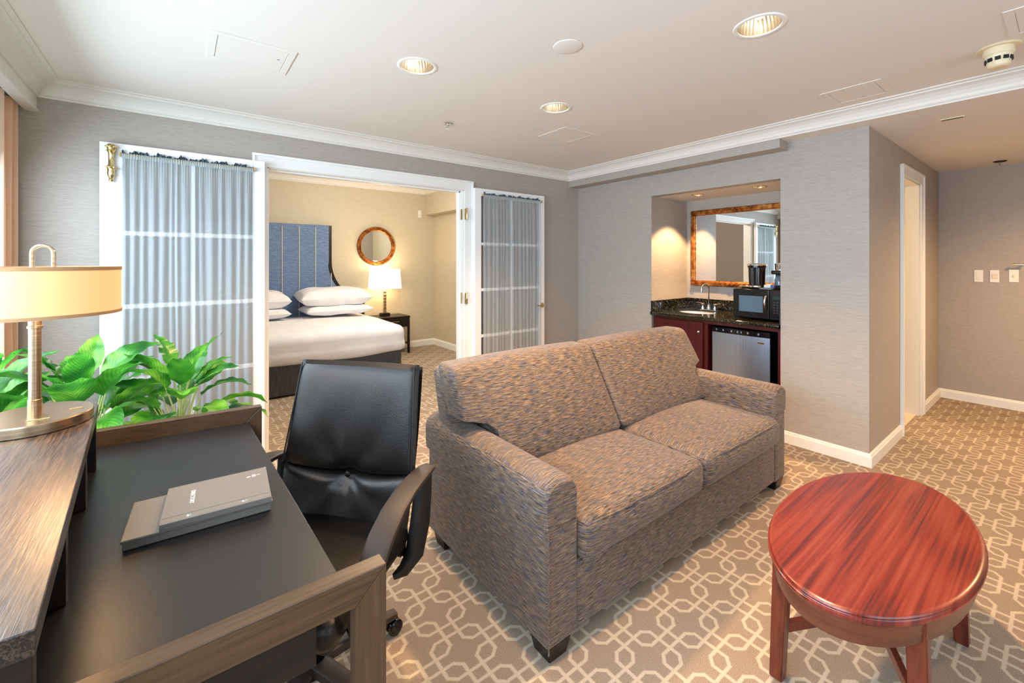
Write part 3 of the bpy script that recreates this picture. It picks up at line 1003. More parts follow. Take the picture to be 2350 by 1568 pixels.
def panel(x0, x1, y0, y1, label, rim=0.03, z=CEIL):
    root = thing('ceiling_access_panel', label, 'access panel', ((x0 + x1) / 2, (y0 + y1) / 2, z), group='access panels in the ceiling')
    hx, hy = (x1 - x0) / 2, (y1 - y0) / 2
    f = MB()
    t = 0.004
    f.box(-hx, hx, -hy, -hy + rim, -t, -0.0004, 0.001); f.box(-hx, hx, hy - rim, hy, -t, -0.0004, 0.001)
    f.box(-hx, -hx + rim, -hy + rim, hy - rim, -t, -0.0004, 0.001); f.box(hx - rim, hx, -hy + rim, hy - rim, -t, -0.0004, 0.001)
    f.build('frame', M['ceiling'], root)
    g = MB(); g.box(-hx + rim + 0.003, hx - rim - 0.003, -hy + rim + 0.003, hy - rim - 0.003, -0.0032, -0.0004, 0.0005)
    g.build('panel_door', M['ceiling'], root)
    k = MB(); k.lathe([(0, -0.0042), (0.006, -0.0042), (0.006, -0.003)], (hx - rim - 0.03, -hy + rim + 0.10, 0), 12)
    k.build('latch', M['steel'], root)
panel(0.104, 0.445, 2.236, 2.545, 'white ceiling access panel near the window side, above the left french door')
panel(2.241, 2.569, 2.258, 2.565, 'faint white ceiling access panel near the far corner above the sofa')
panel(2.998, 3.29, 0.628, 0.908, 'white ceiling access panel beside the crown moulding above the hall opening')
panel(2.585, 2.90, -0.15, 0.168, 'white ceiling access panel cut off by the top right corner of the photo')

def sprinkler(x, y, z, label, mat, s=1.0):
    root = thing('fire_sprinkler', label, 'fire sprinkler', (x, y, z), group='ceiling fire sprinklers')
    e = MB(); e.lathe([(0.0, -0.0005), (0.034 * s, -0.0005), (0.034 * s, -0.003), (0.024 * s, -0.009), (0.012 * s, -0.010), (0, -0.010)], n=28)
    e.build('escutcheon', mat, root)
    b = MB(); b.lathe([(0.009 * s, -0.009), (0.009 * s, -0.018), (0.005 * s, -0.020), (0.004 * s, -0.034)], n=14)
    b.tube([(-0.010 * s, 0, -0.016), (-0.013 * s, 0, -0.026), (-0.004 * s, 0, -0.037)], 0.0016, 6)
    b.tube([(0.010 * s, 0, -0.016), (0.013 * s, 0, -0.026), (0.004 * s, 0, -0.037)], 0.0016, 6)
    b.build('frame', M['chrome'], root)
    d = MB()
    d.lathe([(0, -0.036), (0.007 * s, -0.036), (0.018 * s, -0.038), (0.018 * s, -0.0395), (0, -0.0395)], n=24)
    d.build('deflector', M['chrome'], root)
sprinkler(1.523, 2.723, CEIL, 'chrome fire sprinkler head on the main ceiling in front of the double doorway', M['chrome'])
sprinkler(5.816, 0.39, LOW, 'dark fire sprinkler head on the lower hall ceiling at the far end', M['blackmatte'], 1.3)

root = thing('smoke_detector', 'cream cylindrical smoke detector hanging from the ceiling beside the crown moulding', 'smoke detector', (2.995, 0.205, CEIL))
m = MB(); m.lathe([(0, -0.0005), (0.073, -0.0005), (0.075, -0.004), (0.070, -0.008), (0, -0.008)], n=48); m.build('mounting_plate', M['ivory'], root)
m = MB(); m.lathe([(0.050, -0.006), (0.052, -0.018), (0.052, -0.036), (0.046, -0.041), (0.044, -0.048), (0.040, -0.066), (0.038, -0.088), (0.030, -0.094), (0, -0.096)], n=48); m.build('housing', M['ivory'], root)
m = MB()
for k in range(10):
    a = 2 * math.pi * k / 10
    m.box(-0.009, 0.009, -0.0022, 0.0022, -0.008, 0.008, mat=Matrix.Translation((0.0425 * math.cos(a), 0.0425 * math.sin(a), -0.060)) @ Matrix.Rotation(a + R90, 4, 'Z'))
m.build('vent_slots', M['blackmatte'], root)
root = thing('air_diffuser', 'thin dark slot diffuser on the lower hall ceiling', 'air vent', (3.828, 0.455, LOW))
m = MB(); m.box(-0.016, 0.016, -0.055, 0.055, -0.006, -0.0005, 0.001); m.build('body', M['ivory'], root)
m = MB(); m.box(-0.006, 0.006, -0.048, 0.048, -0.008, -0.005); m.build('slot', M['blackmatte'], root)

# ------------------------------------------------------------------ wall plates
def plate(y, z, label, kind):
    root = thing('wall_switch', label, 'light switch', (XD, y, z), group='switch plates on the hall wall')
    m = MB(); m.box(-0.006, 0, -0.030, 0.030, -0.058, 0.058, 0.002); m.build('cover_plate', M['white_plastic'], root)
    m = MB()
    if kind == 'rocker':
        m.box(-0.009, -0.004, -0.016, 0.016, -0.034, 0.034, 0.0015)
        m.build('rocker', M['white_plastic'], root)
    elif kind == 'toggle':
        m.box(-0.010, -0.004, -0.018, 0.018, -0.022, 0.022, 0.002)
        m.build('dimmer', M['ivory'], root)
    else:
        m.box(-0.013, -0.004, -0.006, 0.006, -0.012, 0.012, 0.002)
        m.build('toggle', M['ivory'], root)
plate(0.543, 1.222, 'white wall switch plate, leftmost of the three, with a flat rocker', 'rocker')
plate(0.441, 1.222, 'white wall switch plate, middle of the three in the hall', 'toggle')
plate(0.323, 1.228, 'white wall switch plate, rightmost of the three in the hall', 'knob')
root = thing('door_lever', 'chrome lever end at the right edge of the photo above the switches', 'lever', (XD, 0.27, 1.332))
m = MB(); m.tube([(-0.05, -0.02, 0), (-0.05, 0.045, 0)], 0.009, 12); m.tube([(-0.05, 0.0, 0), (0.0, 0.0, 0)], 0.008, 10); m.build('bar', M['chrome'], root)
m = MB(); m.lathe([(0, 0), (0.012, 0), (0.012, 0.012), (0, 0.014)], n=16, mat=Matrix.Translation((-0.05, 0.058, 0)) @ Matrix.Rotation(R90, 4, 'X')); m.build('tip', M['brass'], root)
root = thing('thermostat', 'small white control box high on the bedroom wall beside the soffit', 'wall control', (3.07, BE, 2.125))
m = MB(); m.box(-0.026, 0.026, -0.018, 0, -0.058, 0.058, 0.003); m.build('housing', M['white_plastic'], root)
m = MB(); m.box(-0.012, 0.012, -0.021, -0.017, -0.03, 0.0, 0.001); m.build('button', M['ivory'], root)

# ------------------------------------------------------------------ sofa
root = thing('sofa', 'two-seat sofa in brown and grey tweed with rounded arms and dark block feet', 'sofa', (1.93, 1.5, 0))
OX, OY = 1.93, 1.5
def so(mb, name, mat=None, parent=None):
    bmesh.ops.translate(mb.bm, verts=list(mb.bm.verts), vec=Vector((-OX, -OY, 0)))
    return mb.build(name, mat or M['tweed'], parent or root)
SX0, SX1, SY0, SY1 = 0.968, 2.908, 1.06, 1.925
AW = 0.145
def arm(x0, x1, outer):
    m = MB()
    # body
    m.rbox(x0, x1, SY0, SY1, 0.060, 0.56, r=0.014, inner=6, corner=3)
    # padded roll on top, wider than the body on the outside
    ox0, ox1 = (x0 - 0.014, x1 + 0.002) if outer < 0 else (x0 - 0.002, x1 + 0.014)
    cx, hw = (ox0 + ox1) / 2, (ox1 - ox0) / 2
    prof = []
    for k in range(25):
        a = math.pi * k / 24
        prof.append((cx - hw * math.cos(a) , 0.550 + 0.070 * math.sin(a) ** 0.72))
    prof = [(ox0 + 0.004, 0.455), (ox0, 0.49)] + prof + [(ox1, 0.49), (ox1 - 0.004, 0.455)]
    n = len(prof)
    ys = [SY0 - 0.004, SY0 - 0.002, SY0 + 0.008, SY0 + 0.028] + [SY0 + 0.028 + (SY1 - SY0 - 0.04) * i / 8 for i in range(1, 9)] + [SY1]
    sc = [0.0, 0.86, 0.955, 1.0] + [1.0] * 9
    vs, fs = [], []
    for y, s in zip(ys, sc):
        for px, pz in prof:
            vs.append(Vector((cx + (px - cx) * s, y, 0.53 + (pz - 0.53) * s)))
    for i in range(len(ys) - 1):
        for k in range(n):
            k2 = (k + 1) % n
            fs.append([i * n + k, (i + 1) * n + k, (i + 1) * n + k2, i * n + k2])
    m._add(vs, fs, True)
    # piped seams down the front panel
    return m
a1 = so(arm(SX0, SX0 + AW, -1), 'armrest')
a2 = so(arm(SX1 - AW, SX1, 1), 'armrest')
m = MB()
m.tube([(SX0 + 0.003, SY0 - 0.001, 0.05), (SX0 + 0.003, SY0 - 0.001, 0.46)], 0.003, 8)
so(m, 'piping', M['tweed'], a1)
m = MB(); m.rbox(SX0 + AW - 0.01, SX1 - AW + 0.01, SY0 + 0.002, SY1, 0.060, 0.305, r=0.022, inner=8, corner=3)
so(m, 'base')
def back_warp(p):
    q = p.copy()
    k = (p.z - 0.40) / 0.46
    q.y += 0.13 * max(0, k)
    return q
m = MB(); m.rbox(SX0 + 0.012, SX1 - 0.012, 1.66, 1.80, 0.30, 0.852, r=0.035, inner=8, corner=4, warp=back_warp)
so(m, 'back_frame')
for i, (x0, x1) in enumerate(((SX0 + AW, 1.92), (1.926, SX1 - AW))):
    m = MB()
    def sw(p):
        q = p.copy()
        return q
    m.rbox(x0 + 0.003, x1 - 0.002, 1.025, 1.70, 0.300, 0.452, r=0.042, inner=10, corner=5, bulge=(0.004, 0.012, 0.028))
    cu = so(m, 'seat_cushion')
    pp = MB()
    yy = 1.022
    pp.tube([(x0 + 0.03, yy + 0.014, 0.433), (x0 + 0.2, yy + 0.001, 0.438), ((x0 + x1) / 2, yy - 0.002, 0.441), (x1 - 0.2, yy + 0.001, 0.438), (x1 - 0.03, yy + 0.014, 0.433)], 0.0032, 8)
    so(pp, 'piping', M['tweed'], cu)
for i, (x0, x1) in enumerate(((0.972, 1.905), (1.912, 2.905))):
    m = MB()
    def bw(p, i=i):
        q = p.copy()
        q.y += 0.56 * (p.z - 0.46)
        lim = 0.635
        if i == 0:
            edge = SX0 + AW + 0.004
            if p.z < lim:
                q.x = max(q.x, edge)
            elif p.z < lim + 0.03:
                f = (p.z - lim) / 0.03
                q.x = max(q.x, edge + (x0_l - edge) * f)
        else:
            edge = SX1 - AW - 0.004
            if p.z < lim:
                q.x = min(q.x, edge)
            elif p.z < lim + 0.03:
                f = (p.z - lim) / 0.03
                q.x = min(q.x, edge + (x1_r - edge) * f)
        return q
    x0_l, x1_r = 0.972, 2.905
    m.rbox(x0, x1, 1.475, 1.635, 0.455, 0.880, r=0.034, inner=14, corner=5, bulge=(0.002, 0.035, 0.010), warp=bw)
    so(m, 'back_cushion')
for fx, fy in ((SX0 + 0.062, SY0 + 0.056), (SX1 - 0.062, SY0 + 0.056), (SX0 + 0.062, SY1 - 0.085), (SX1 - 0.062, SY1 - 0.085)):
    m = MB()
    b = bmesh.new(); bmesh.ops.create_cube(b, size=1)
    for v in b.verts:
        s = 0.052 if v.co.z > 0 else 0.040
        v.co = Vector((fx + v.co.x * 2 * s, fy + v.co.y * 2 * s, 0.0 if v.co.z < 0 else 0.064))
    bmesh.ops.bevel(b, geom=list(b.edges), offset=0.003, segments=2, affect='EDGES')
    m.merge(b)
    so(m, 'foot', M['espresso'])

# ------------------------------------------------------------------ oval coffee table
TX, TY, TZ = 1.885, 0.414, 0.456
root = thing('coffee_table', 'oval red mahogany coffee table with four splayed legs and crossed stretchers', 'table', (TX, TY, 0))
A_, B_ = 0.530, 0.262
def ell(mb, prof, n=96):
    """prof = (inset, z)"""
    vs, fs = [], []
    for ins, z in prof:
        for k in range(n):
            a = 2 * math.pi * k / n
            vs.append(Vector(((A_ - ins) * math.cos(a), (B_ - ins) * math.sin(a), z)))
    for i in range(len(prof) - 1):
        for k in range(n):
            k2 = (k + 1) % n
            fs.append([i * n + k, i * n + k2, (i + 1) * n + k2, (i + 1) * n + k])
    fs.append([k for k in range(n)][::-1]); fs.append([(len(prof) - 1) * n + k for k in range(n)])
    mb._add(vs, fs, False)
    for f in mb.bm.faces:
        f.smooth = len(f.verts) == 4
    return mb
m = ell(MB(), [(0.014, TZ - 0.030), (0.004, TZ - 0.028), (0.0, TZ - 0.022), (0.0, TZ - 0.016), (0.004, TZ - 0.013), (0.005, TZ - 0.011), (0.004, TZ - 0.007), (0.006, TZ - 0.003), (0.011, TZ - 0.0005), (0.016, TZ)])
m.build('tabletop', M['table_top'], root)
m = ell(MB(), [(0.030, TZ - 0.098), (0.022, TZ - 0.094), (0.020, TZ - 0.090), (0.020, TZ - 0.030)])
m.build('apron', M['table_apron'], root)
LX, LY = 0.330, 0.165
for sx, sy in ((-1, 1), (-1, -1), (1, 1), (1, -1)):
    m = MB()
    b = bmesh.new(); bmesh.ops.create_cube(b, size=1)
    for v in b.verts:
        top = v.co.z > 0
        cx, cy = (sx * (LX - 0.008), sy * (LY - 0.004)) if top else (sx * LX, sy * (LY + 0.010))
        s = 0.023 if top else 0.019
        v.co = Vector((cx + v.co.x * 2 * s, cy + v.co.y * 2 * s, TZ - 0.032 if top else 0.0))
    bmesh.ops.bevel(b, geom=list(b.edges), offset=0.003, segments=2, affect='EDGES')
    m.merge(b)
    # bracket under the apron
    x_ = sx * (LX - 0.05)
    m.prism([(x_ - 0.022 * sx, TZ - 0.094), (x_ + 0.02 * sx, TZ - 0.094), (x_ + 0.02 * sx, TZ - 0.135), (x_ + 0.008 * sx, TZ - 0.112)], sy * LY - 0.008, sy * LY + 0.008, axis='y')
    leg = m.build('leg', M['table_wood'], root, fix=True)
    g = MB(); g.lathe([(0.0, 0.0), (0.016, 0.0), (0.016, 0.003), (0, 0.003)], (sx * LX, sy * (LY + 0.010), 0.0), 16); g.build('glide', M['steel'], leg)
for sy in (1, -1):
    m = MB()
    a0, a1 = Vector((-LX, sy * (LY + 0.004), 0.165)), Vector((LX, -sy * (LY + 0.004), 0.165))
    d = (a1 - a0); ln = d.length; ang = math.atan2(d.y, d.x)
    z_ = 0.165 if sy > 0 else 0.1655
    m.box(-ln / 2, ln / 2, -0.009, 0.009, -0.016, 0.016, 0.002, mat=Matrix.Translation((0, 0, z_)) @ Matrix.Rotation(ang, 4, 'Z'))
    m.build('stretcher', M['table_wood'], root)

# ------------------------------------------------------------------ desk
root = thing('desk', 'dark writing desk with bronze wood end frames and a raised oak shelf', 'desk', (0, 1.3, 0))
def dk(mb, name, mat, parent=None):
    bmesh.ops.translate(mb.bm, verts=list(mb.bm.verts), vec=Vector((0, -1.3, 0)))
    return mb.build(name, mat, parent or root)
m = MB()
m.prism([(-0.60, 0.801), (0.245, 0.801), (0.206, 1.8755), (-0.60, 1.956)], 0.730, 0.760, 0.002)
dk(m, 'desktop', M['desk_top'])
m = MB(); m.box(-0.56, 0.19, 0.803, 1.868, 0.655, 0.729, 0.002)
dk(m, 'apron', M['desk_dark'])
def end_frame(y0, y1, xr, zt, skew=0.0):
    """mitred top rail + right leg; rail runs left to the shelf unit"""
    wd = 0.055
    sk = Matrix(((1, 0, 0, 0), (skew, 1, 0, 0), (0, 0, 1, 0), (0, 0, 0, 1)))
    sk = Matrix.Translation((0, 0, 0)) @ Matrix(((1, 0, 0, 0), (skew, 1, 0, -skew * xr), (0, 0, 1, 0), (0, 0, 0, 1)))
    a = MB(); a.prism([(-0.60, zt - wd), (xr - wd, zt - wd), (xr, zt), (-0.60, zt)], y0, y1, 0.0015, axis='y', mat=sk)
    o = dk(a, 'top_rail', M['frame_wood'])
    a = MB(); a.prism([(xr - wd, 0.0), (xr, 0.0), (xr, zt - 0.0006), (xr - wd, zt - wd - 0.0006)], y0, y1, 0.0015, axis='y', mat=sk)
    dk(a, 'leg', M['frame_leg'])
    a = MB(); a.prism([(-0.60, 0.0), (-0.60 + wd, 0.0), (-0.60 + wd, zt - wd - 0.001), (-0.60, zt - wd - 0.001)], y0, y1, 0.0015, axis='y', mat=sk)
    dk(a, 'leg', M['frame_leg'])
end_frame(0.766, 0.800, 0.301, 0.808)
end_frame(1.872, 1.906, 0.249, 0.812, -0.10)
# raised shelf unit
m = MB()
m.prism([(-0.62, 0.715), (-0.128, 0.715), (-0.186, 1.735), (-0.62, 1.735)], 0.915, 0.945, 0.0015)
hb = dk(m, 'shelf', M['desk_wood'])
m = MB()
m.prism([(-0.62, 0.718), (-0.131, 0.718), (-0.132, 0.742), (-0.62, 0.742)], 0.02, 0.914, 0.001)
m.prism([(-0.62, 1.708), (-0.188, 1.708), (-0.189, 1.732), (-0.62, 1.732)], 0.761, 0.914, 0.001)
m.box(-0.62, -0.60, 0.742, 1.708, 0.761, 0.914)
for yy in (1.08, 1.46):
    xx = -0.135 - (yy - 0.72) * 0.057
    m.box(-0.60, xx, yy - 0.010, yy + 0.010, 0.761, 0.914, 0.001)
dk(m, 'side_panel', M['desk_dark'])

# folio and directory on the desk
FX, FY, FZ = 0.045, 1.272, 0.7604
root = thing('stationery_box', 'flat dark grey leatherette stationery box lying on the black desktop', 'box', (FX, FY, FZ), -0.06)
m = MB(); m.box(-0.133, 0.137, -0.084, 0.088, 0.0, 0.016, 0.002); m.build('base', M['folio'], root)
m = MB(); m.box(-0.136, 0.140, -0.087, 0.091, 0.0163, 0.023, 0.002); m.build('lid', M['folio'], root)
root = thing('guest_directory', 'grey ring-bound guest directory lying on top of the stationery box', 'book', (FX, FY, FZ + 0.0232), -0.075)
m = MB(); m.box(-0.072, 0.138, -0.086, 0.090, 0.011, 0.0135, 0.001); m.box(-0.072, 0.138, -0.086, 0.090, 0.0, 0.0025, 0.001)
m.box(-0.072, 0.138, -0.090, -0.086, 0.0, 0.0135, 0.001)
cv = m.build('cover', M['folio'], root)
m = MB(); m.box(-0.068, 0.134, -0.082, 0.086, 0.003, 0.0105); m.build('pages', M['packet'], root)
m = MB(); m.box(-0.070, 0.136, -0.066, -0.0652, 0.0133, 0.0137); m.build('crease', M['blackmatte'], cv)
for xx in (-0.020, 0.085):
    m = MB(); m.lathe([(0, 0.0155), (0.003, 0.0152), (0.0045, 0.0135)], (xx, -0.076, 0), 14, sx=1.5); m.build('rivet', M['chrome'], root)
def text_obj(s, size, loc, rz, mat, parent, name='lettering', ext=0.0002):
    cu = bpy.data.curves.new(name, 'FONT')
    cu.body = s; cu.size = size; cu.extrude = ext; cu.align_x = 'CENTER'; cu.align_y = 'CENTER'
    t = bpy.data.objects.new(name, cu)
    C.objects.link(t)
    bpy.context.view_layer.update()
    me = bpy.data.meshes.new_from_object(t.evaluated_get(bpy.context.evaluated_depsgraph_get()))
    bpy.data.objects.remove(t)
    me.materials.append(mat)
    o = bpy.data.objects.new(name, me)
    C.objects.link(o)
    o.parent = parent; o.location = loc; o.rotation_euler = rz
    return o
text_obj('DIRECTORY', 0.0125, (-0.020, 0.012, 0.0138), (0, 0, -R90), M['letters'], root)
text_obj('1', 0.012, (0.117, 0.050, 0.0138), (0, 0, -R90), M['letters'], root, 'emblem')
m = MB()
for k in range(3):
    m.box(0.104 + k * 0.003, 0.1055 + k * 0.003, 0.043, 0.057, 0.0134, 0.0138)
m.box(0.092, 0.100, 0.046, 0.050, 0.0134, 0.0138)
m.build('emblem', M['letters'], root)

# desk lamp
LXc, LYc = -0.289, 1.608
root = thing('desk_lamp', 'brushed bronze desk lamp with wide cream drum shade on the raised shelf', 'lamp', (LXc, LYc, 0.945))
m = MB(); m.lathe([(0, 0.0), (0.106, 0.0), (0.108, 0.002), (0.108, 0.024), (0.106, 0.027), (0, 0.027)], n=72); m.build('base', M['bronze'], root)
for f in ():
    pass
m = MB(); m.lathe([(0.0135, 0.027), (0.0135, 0.065), (0.012, 0.066), (0.012, 0.245), (0.0145, 0.246), (0.0145, 0.252), (0.0125, 0.253), (0.0125, 0.30), (0.008, 0.302), (0.008, 0.40)], n=28); m.build('stem', M['bronze'], root)
m = MB(); m.box(-0.004, 0.036, -0.062, -0.050, 0.0275, 0.029, 0.0004); m.build('outlet', M['brass'], root)
m = MB(); m.box(0.062, 0.088, -0.006, 0.004, 0.0275, 0.029, 0.0004); m.build('outlet', M['brass'], root)
S0, S1, SRd = 0.279, 0.402, 0.163
m = MB(); m.lathe([(SRd, S0 + 0.006), (SRd, S1 - 0.006)], n=96); sh = m.build('lamp_shade', M['shade'], root)
m = MB(); m.lathe([(SRd + 0.0012, S0 + 0.008), (SRd + 0.0014, S0), (SRd - 0.002, S0), (SRd - 0.002, S0 + 0.008)], n=96); m.lathe([(SRd + 0.0012, S1 - 0.009), (SRd + 0.0014, S1), (SRd - 0.002, S1), (SRd - 0.002, S1 - 0.009)], n=96)
m.build('shade_band', M['shade_band'], sh)
m = MB(); m.lathe([(0.0, S1 - 0.012), (SRd - 0.003, S1 - 0.012)], n=48); m.build('shade_spider', M['white_plastic'], sh)
m = MB()
pts = [(-0.019, 0, S1 - 0.01), (-0.019, 0, S1 + 0.035)] + [(-0.019 * math.cos(a), 0, S1 + 0.035 + 0.019 * math.sin(a)) for a in [math.pi * k / 10 for k in range(1, 10)]] + [(0.019, 0, S1 + 0.035), (0.019, 0, S1 - 0.01)]
m.tube([(x + 0.014, y, z) for x, y, z in pts], 1.0, 12, flat=(0.010, 0.004)); m.build('finial', M['bronze'], root)
m = MB(); m.lathe([(0, -0.03), (0.014, -0.027), (0.026, -0.01), (0.028, 0.005), (0.018, 0.03), (0.012, 0.04)], (0.05, 0.0, S0 + 0.06), 20); m.build('bulb', M['bulb'], root)
m = MB(); m.tube([(0.01, 0, 0.292), (0.03, -0.004, 0.283), (0.045, -0.005, 0.286)], 0.004, 8); m.build('switch', M['white_plastic'], root)
light('desk_lamp_light', 'POINT', (LXc + 0.06, LYc - 0.04, 1.27), 5.0, WARM, shadow_soft_size=0.05)

# ------------------------------------------------------------------ office chair
CH = Vector((0.332, 1.471, 0))
root = thing('office_chair', 'high-back black leather office chair pulled up to the desk beside the sofa', 'chair', CH, math.radians(131))
def cw(p):
    """curve of the back: p.z height, returns centre line y"""
    z = p.z
    if z > 0.60:
        return -0.215 - 0.085 * ((z - 0.60) / 0.38)
    if z > 0.44:
        return -0.215 + 0.03 * ((0.60 - z) / 0.16)
    return -0.185
# back pad: upper and lower leather panels with a buttoned crease
def back_pad(z0, z1, w0, w1, thick, name, edge_in):
    m = MB()
    nu, nv = 41, 33
    def hw(t):
        return w0 + (w1 - w0) * t
    front, back = [], []
    def surf(u, v, side):
        z = z0 + (z1 - z0) * v
        x = (u * 2 - 1) * hw(v)
        c = cw(Vector((0, 0, z)))
        eu = 1 - abs(u * 2 - 1) ** 4
        ev = 1 - abs(v * 2 - 1) ** 6
        y = c + side * thick * 0.5 * (max(eu, 0) ** 0.5) * (max(ev, 0) ** 0.35)
        # concave lumbar wrap and pull of the button
        y += 0.018 * (u * 2 - 1) ** 2
        bz = 0.60
        dx, dz = x, z - bz
        r = math.sqrt((dx * 0.8) ** 2 + dz ** 2)
        ang = math.atan2(dz, dx)
        if side > 0:
            y -= 0.030 * math.exp(-(r / 0.045) ** 2)
            y -= 0.006 * math.exp(-(r / 0.14) ** 2) * (0.5 + 0.5 * math.sin(ang * 9))
            if v > 0.02:
                y += 0.003 * math.sin(x * 38 + z * 20) * math.exp(-r / 0.2)
        zz = z - 0.024 * (1 - (u * 2 - 1) ** 2) * math.exp(-abs(z - 0.612) / 0.08)
        return Vector((x, y, zz))
    m.grid(nu, nv, lambda u, v: surf(u, v, 1))
    m.grid(nu, nv, lambda u, v: surf(1 - u, v, -1))
    bmesh.ops.remove_doubles(m.bm, verts=list(m.bm.verts), dist=0.0004)
    return m
up = back_pad(0.612, 0.977, 0.262, 0.244, 0.085, 'x', 0).build('backrest', M['leather'], root)
lo = back_pad(0.345, 0.615, 0.240, 0.262, 0.085, 'x', 0).build('lumbar_cushion', M['leather'], root)
m = MB(); m.lathe([(0, 0.006), (0.008, 0.004), (0.011, 0.0)], n=16, mat=Matrix.Translation((0, cw(Vector((0, 0, 0.60))) + 0.014, 0.589)) @ Matrix.Rotation(-R90, 4, 'X')); m.build('button', M['leather'], up)
# piping along the side edges
for s in (-1, 1):
    m = MB()
    pts = []
    for k in range(16):
        z = 0.62 + 0.35 * k / 15
        hw_ = 0.262 + (0.236 - 0.262) * ((z - 0.60) / 0.375)
        pts.append((s * (hw_ - 0.006), cw(Vector((0, 0, z))) + 0.036, z))
    m.tube(pts, 0.0028, 6)
    m.build('piping', M['leather'], up)
# shell behind
m = MB()
def shell(u, v):
    z = 0.30 + 0.655 * v
    x = (u * 2 - 1) * (0.25 - 0.02 * v - 0.05 * (1 - v) ** 3)
    return Vector((x, cw(Vector((0, 0, z))) - 0.052 + 0.015 * (u * 2 - 1) ** 2, z))
m.grid(20, 20, shell); m.grid(20, 20, lambda u, v: shell(1 - u, v) + Vector((0, -0.012, 0)))
m.build('back_shell', M['blackmatte'], root)
# seat
m = MB(); m.rbox(-0.25, 0.25, -0.20, 0.27, 0.375, 0.462, r=0.04, inner=10, corner=4, bulge=(0.004, 0.008, 0.012)); m.build('seat', M['leather'], root)
m = MB(); m.rbox(-0.22, 0.22, -0.18, 0.23, 0.345, 0.378, r=0.014, inner=4, corner=3); m.build('seat_pan', M['blackmatte'], root)
# wing plates running down beside the lumbar pad, and looping arms
for s in (-1, 1):
    m = MB()
    pts = [(s * 0.300, -0.235, 0.628), (s * 0.300, -0.19, 0.636), (s * 0.300, -0.12, 0.640), (s * 0.300, -0.04, 0.638), (s * 0.300, 0.04, 0.622), (s * 0.300, 0.11, 0.592),
           (s * 0.300, 0.165, 0.548), (s * 0.299, 0.20, 0.495), (s * 0.296, 0.215, 0.435), (s * 0.290, 0.205, 0.385), (s * 0.27, 0.17, 0.352), (s * 0.22, 0.12, 0.342)]
    wd = [0.7, 0.9, 1.0, 1.05, 1.1, 1.12, 1.1, 1.0, 0.9, 0.8, 0.75, 0.7]
    m.tube(pts, wd, 16, flat=(0.034, 0.010)); m.build('armrest', M['chairplastic'], root)
    m = MB()
    m.tube([(s * 0.282, -0.232, 0.628), (s * 0.280, -0.225, 0.54), (s * 0.278, -0.205, 0.44), (s * 0.268, -0.18, 0.35), (s * 0.245, -0.145, 0.315), (s * 0.22, -0.12, 0.306)], [0.9, 1.0, 1.1, 1.05, 0.7, 0.3], 14, flat=(0.020, 0.034))
    m.build('arm_support', M['blackmatte'], root)
m = MB(); m.lathe([(0.028, 0.10), (0.028, 0.20), (0.018, 0.205), (0.018, 0.345)], n=20); m.box(-0.08, 0.08, -0.10, 0.10, 0.315, 0.347, 0.008); m.build('gas_lift', M['black'], root)
bs = None
hub = MB(); hub.lathe([(0, 0.06), (0.045, 0.065), (0.045, 0.115), (0.03, 0.125), (0, 0.125)], n=24); hub = hub.build('hub', M['black'], root)
for k in range(5):
    a = math.radians(72 * k + 22)
    m = MB()
    m.tube([(0.03 * math.cos(a), 0.03 * math.sin(a), 0.095), (0.17 * math.cos(a), 0.17 * math.sin(a), 0.085), (0.30 * math.cos(a), 0.30 * math.sin(a), 0.068)], [1.0, 0.85, 0.6], 14, flat=(0.030, 0.019))
    lg = m.build('base_leg', M['chairplastic'], root)
    m = MB()
    cx_, cy_ = 0.295 * math.cos(a), 0.295 * math.sin(a)
    for q in (-0.013, 0.013):
        m.lathe([(0, -0.009), (0.022, -0.009), (0.027, -0.005), (0.027, 0.005), (0.022, 0.009), (0, 0.009)], n=20, mat=Matrix.Translation((cx_ - q * math.sin(a), cy_ + q * math.cos(a), 0.0275)) @ Matrix.Rotation(a, 4, 'Z') @ Matrix.Rotation(R90, 4, 'X'))
    m.build('caster', M['black'], lg)

# ------------------------------------------------------------------ potted plants behind the desk
def leaf(mb, base, az, length, width, pitch, droop, roll=0.0, stem=0.12):
    """arching leaf on a stem"""
    ca, sa = math.cos(az), math.sin(az)
    # centre line
    cl = []
    p = Vector(base)
    n = 14
    ang = pitch
    for i in range(n + 1):
        cl.append((p.copy(), ang))
        step = length / n
        p = p + Vector((ca * math.cos(ang), sa * math.cos(ang), math.sin(ang))) * step
        ang -= droop / n
    side = Vector((-sa, ca, 0))
    def f(u, v):
        i = v * n
        k = min(int(i), n - 1); t = i - k
        c0 = cl[k][0].lerp(cl[k + 1][0], t); an = cl[k][1] + (cl[k + 1][1] - cl[k][1]) * t
        nrm = Vector((-ca * math.sin(an), -sa * math.sin(an), math.cos(an)))
        sd = side * math.cos(roll) + nrm * math.sin(roll)
        nr = nrm * math.cos(roll) - side * math.sin(roll)
        w_ = width * 0.5 * (math.sin(math.pi * min(1, v ** 0.72)) ** 0.85 if 0 < v < 1 else 0.0)
        s = u * 2 - 1
        return c0 + sd * (s * w_) + nr * (abs(s) * w_ * 0.28 + 0.004 * math.sin(v * 26) * abs(s))
    nu, nv = 7, 15
    vs = [f(i / (nu - 1), j / (nv - 1)) for j in range(nv) for i in range(nu)]
    uvs = [(i / (nu - 1) * 2 - 1, j / (nv - 1)) for j in range(nv) for i in range(nu)]
    bv = [mb.bm.verts.new(v) for v in vs]
    for j in range(nv - 1):
        for i in range(nu - 1):
            ids = [j * nu + i, j * nu + i + 1, (j + 1) * nu + i + 1, (j + 1) * nu + i]
            fc = mb.bm.faces.new([bv[q] for q in ids]); fc.smooth = True
            for lp, q in zip(fc.loops, ids):
                lp[mb.uv].uv = uvs[q]
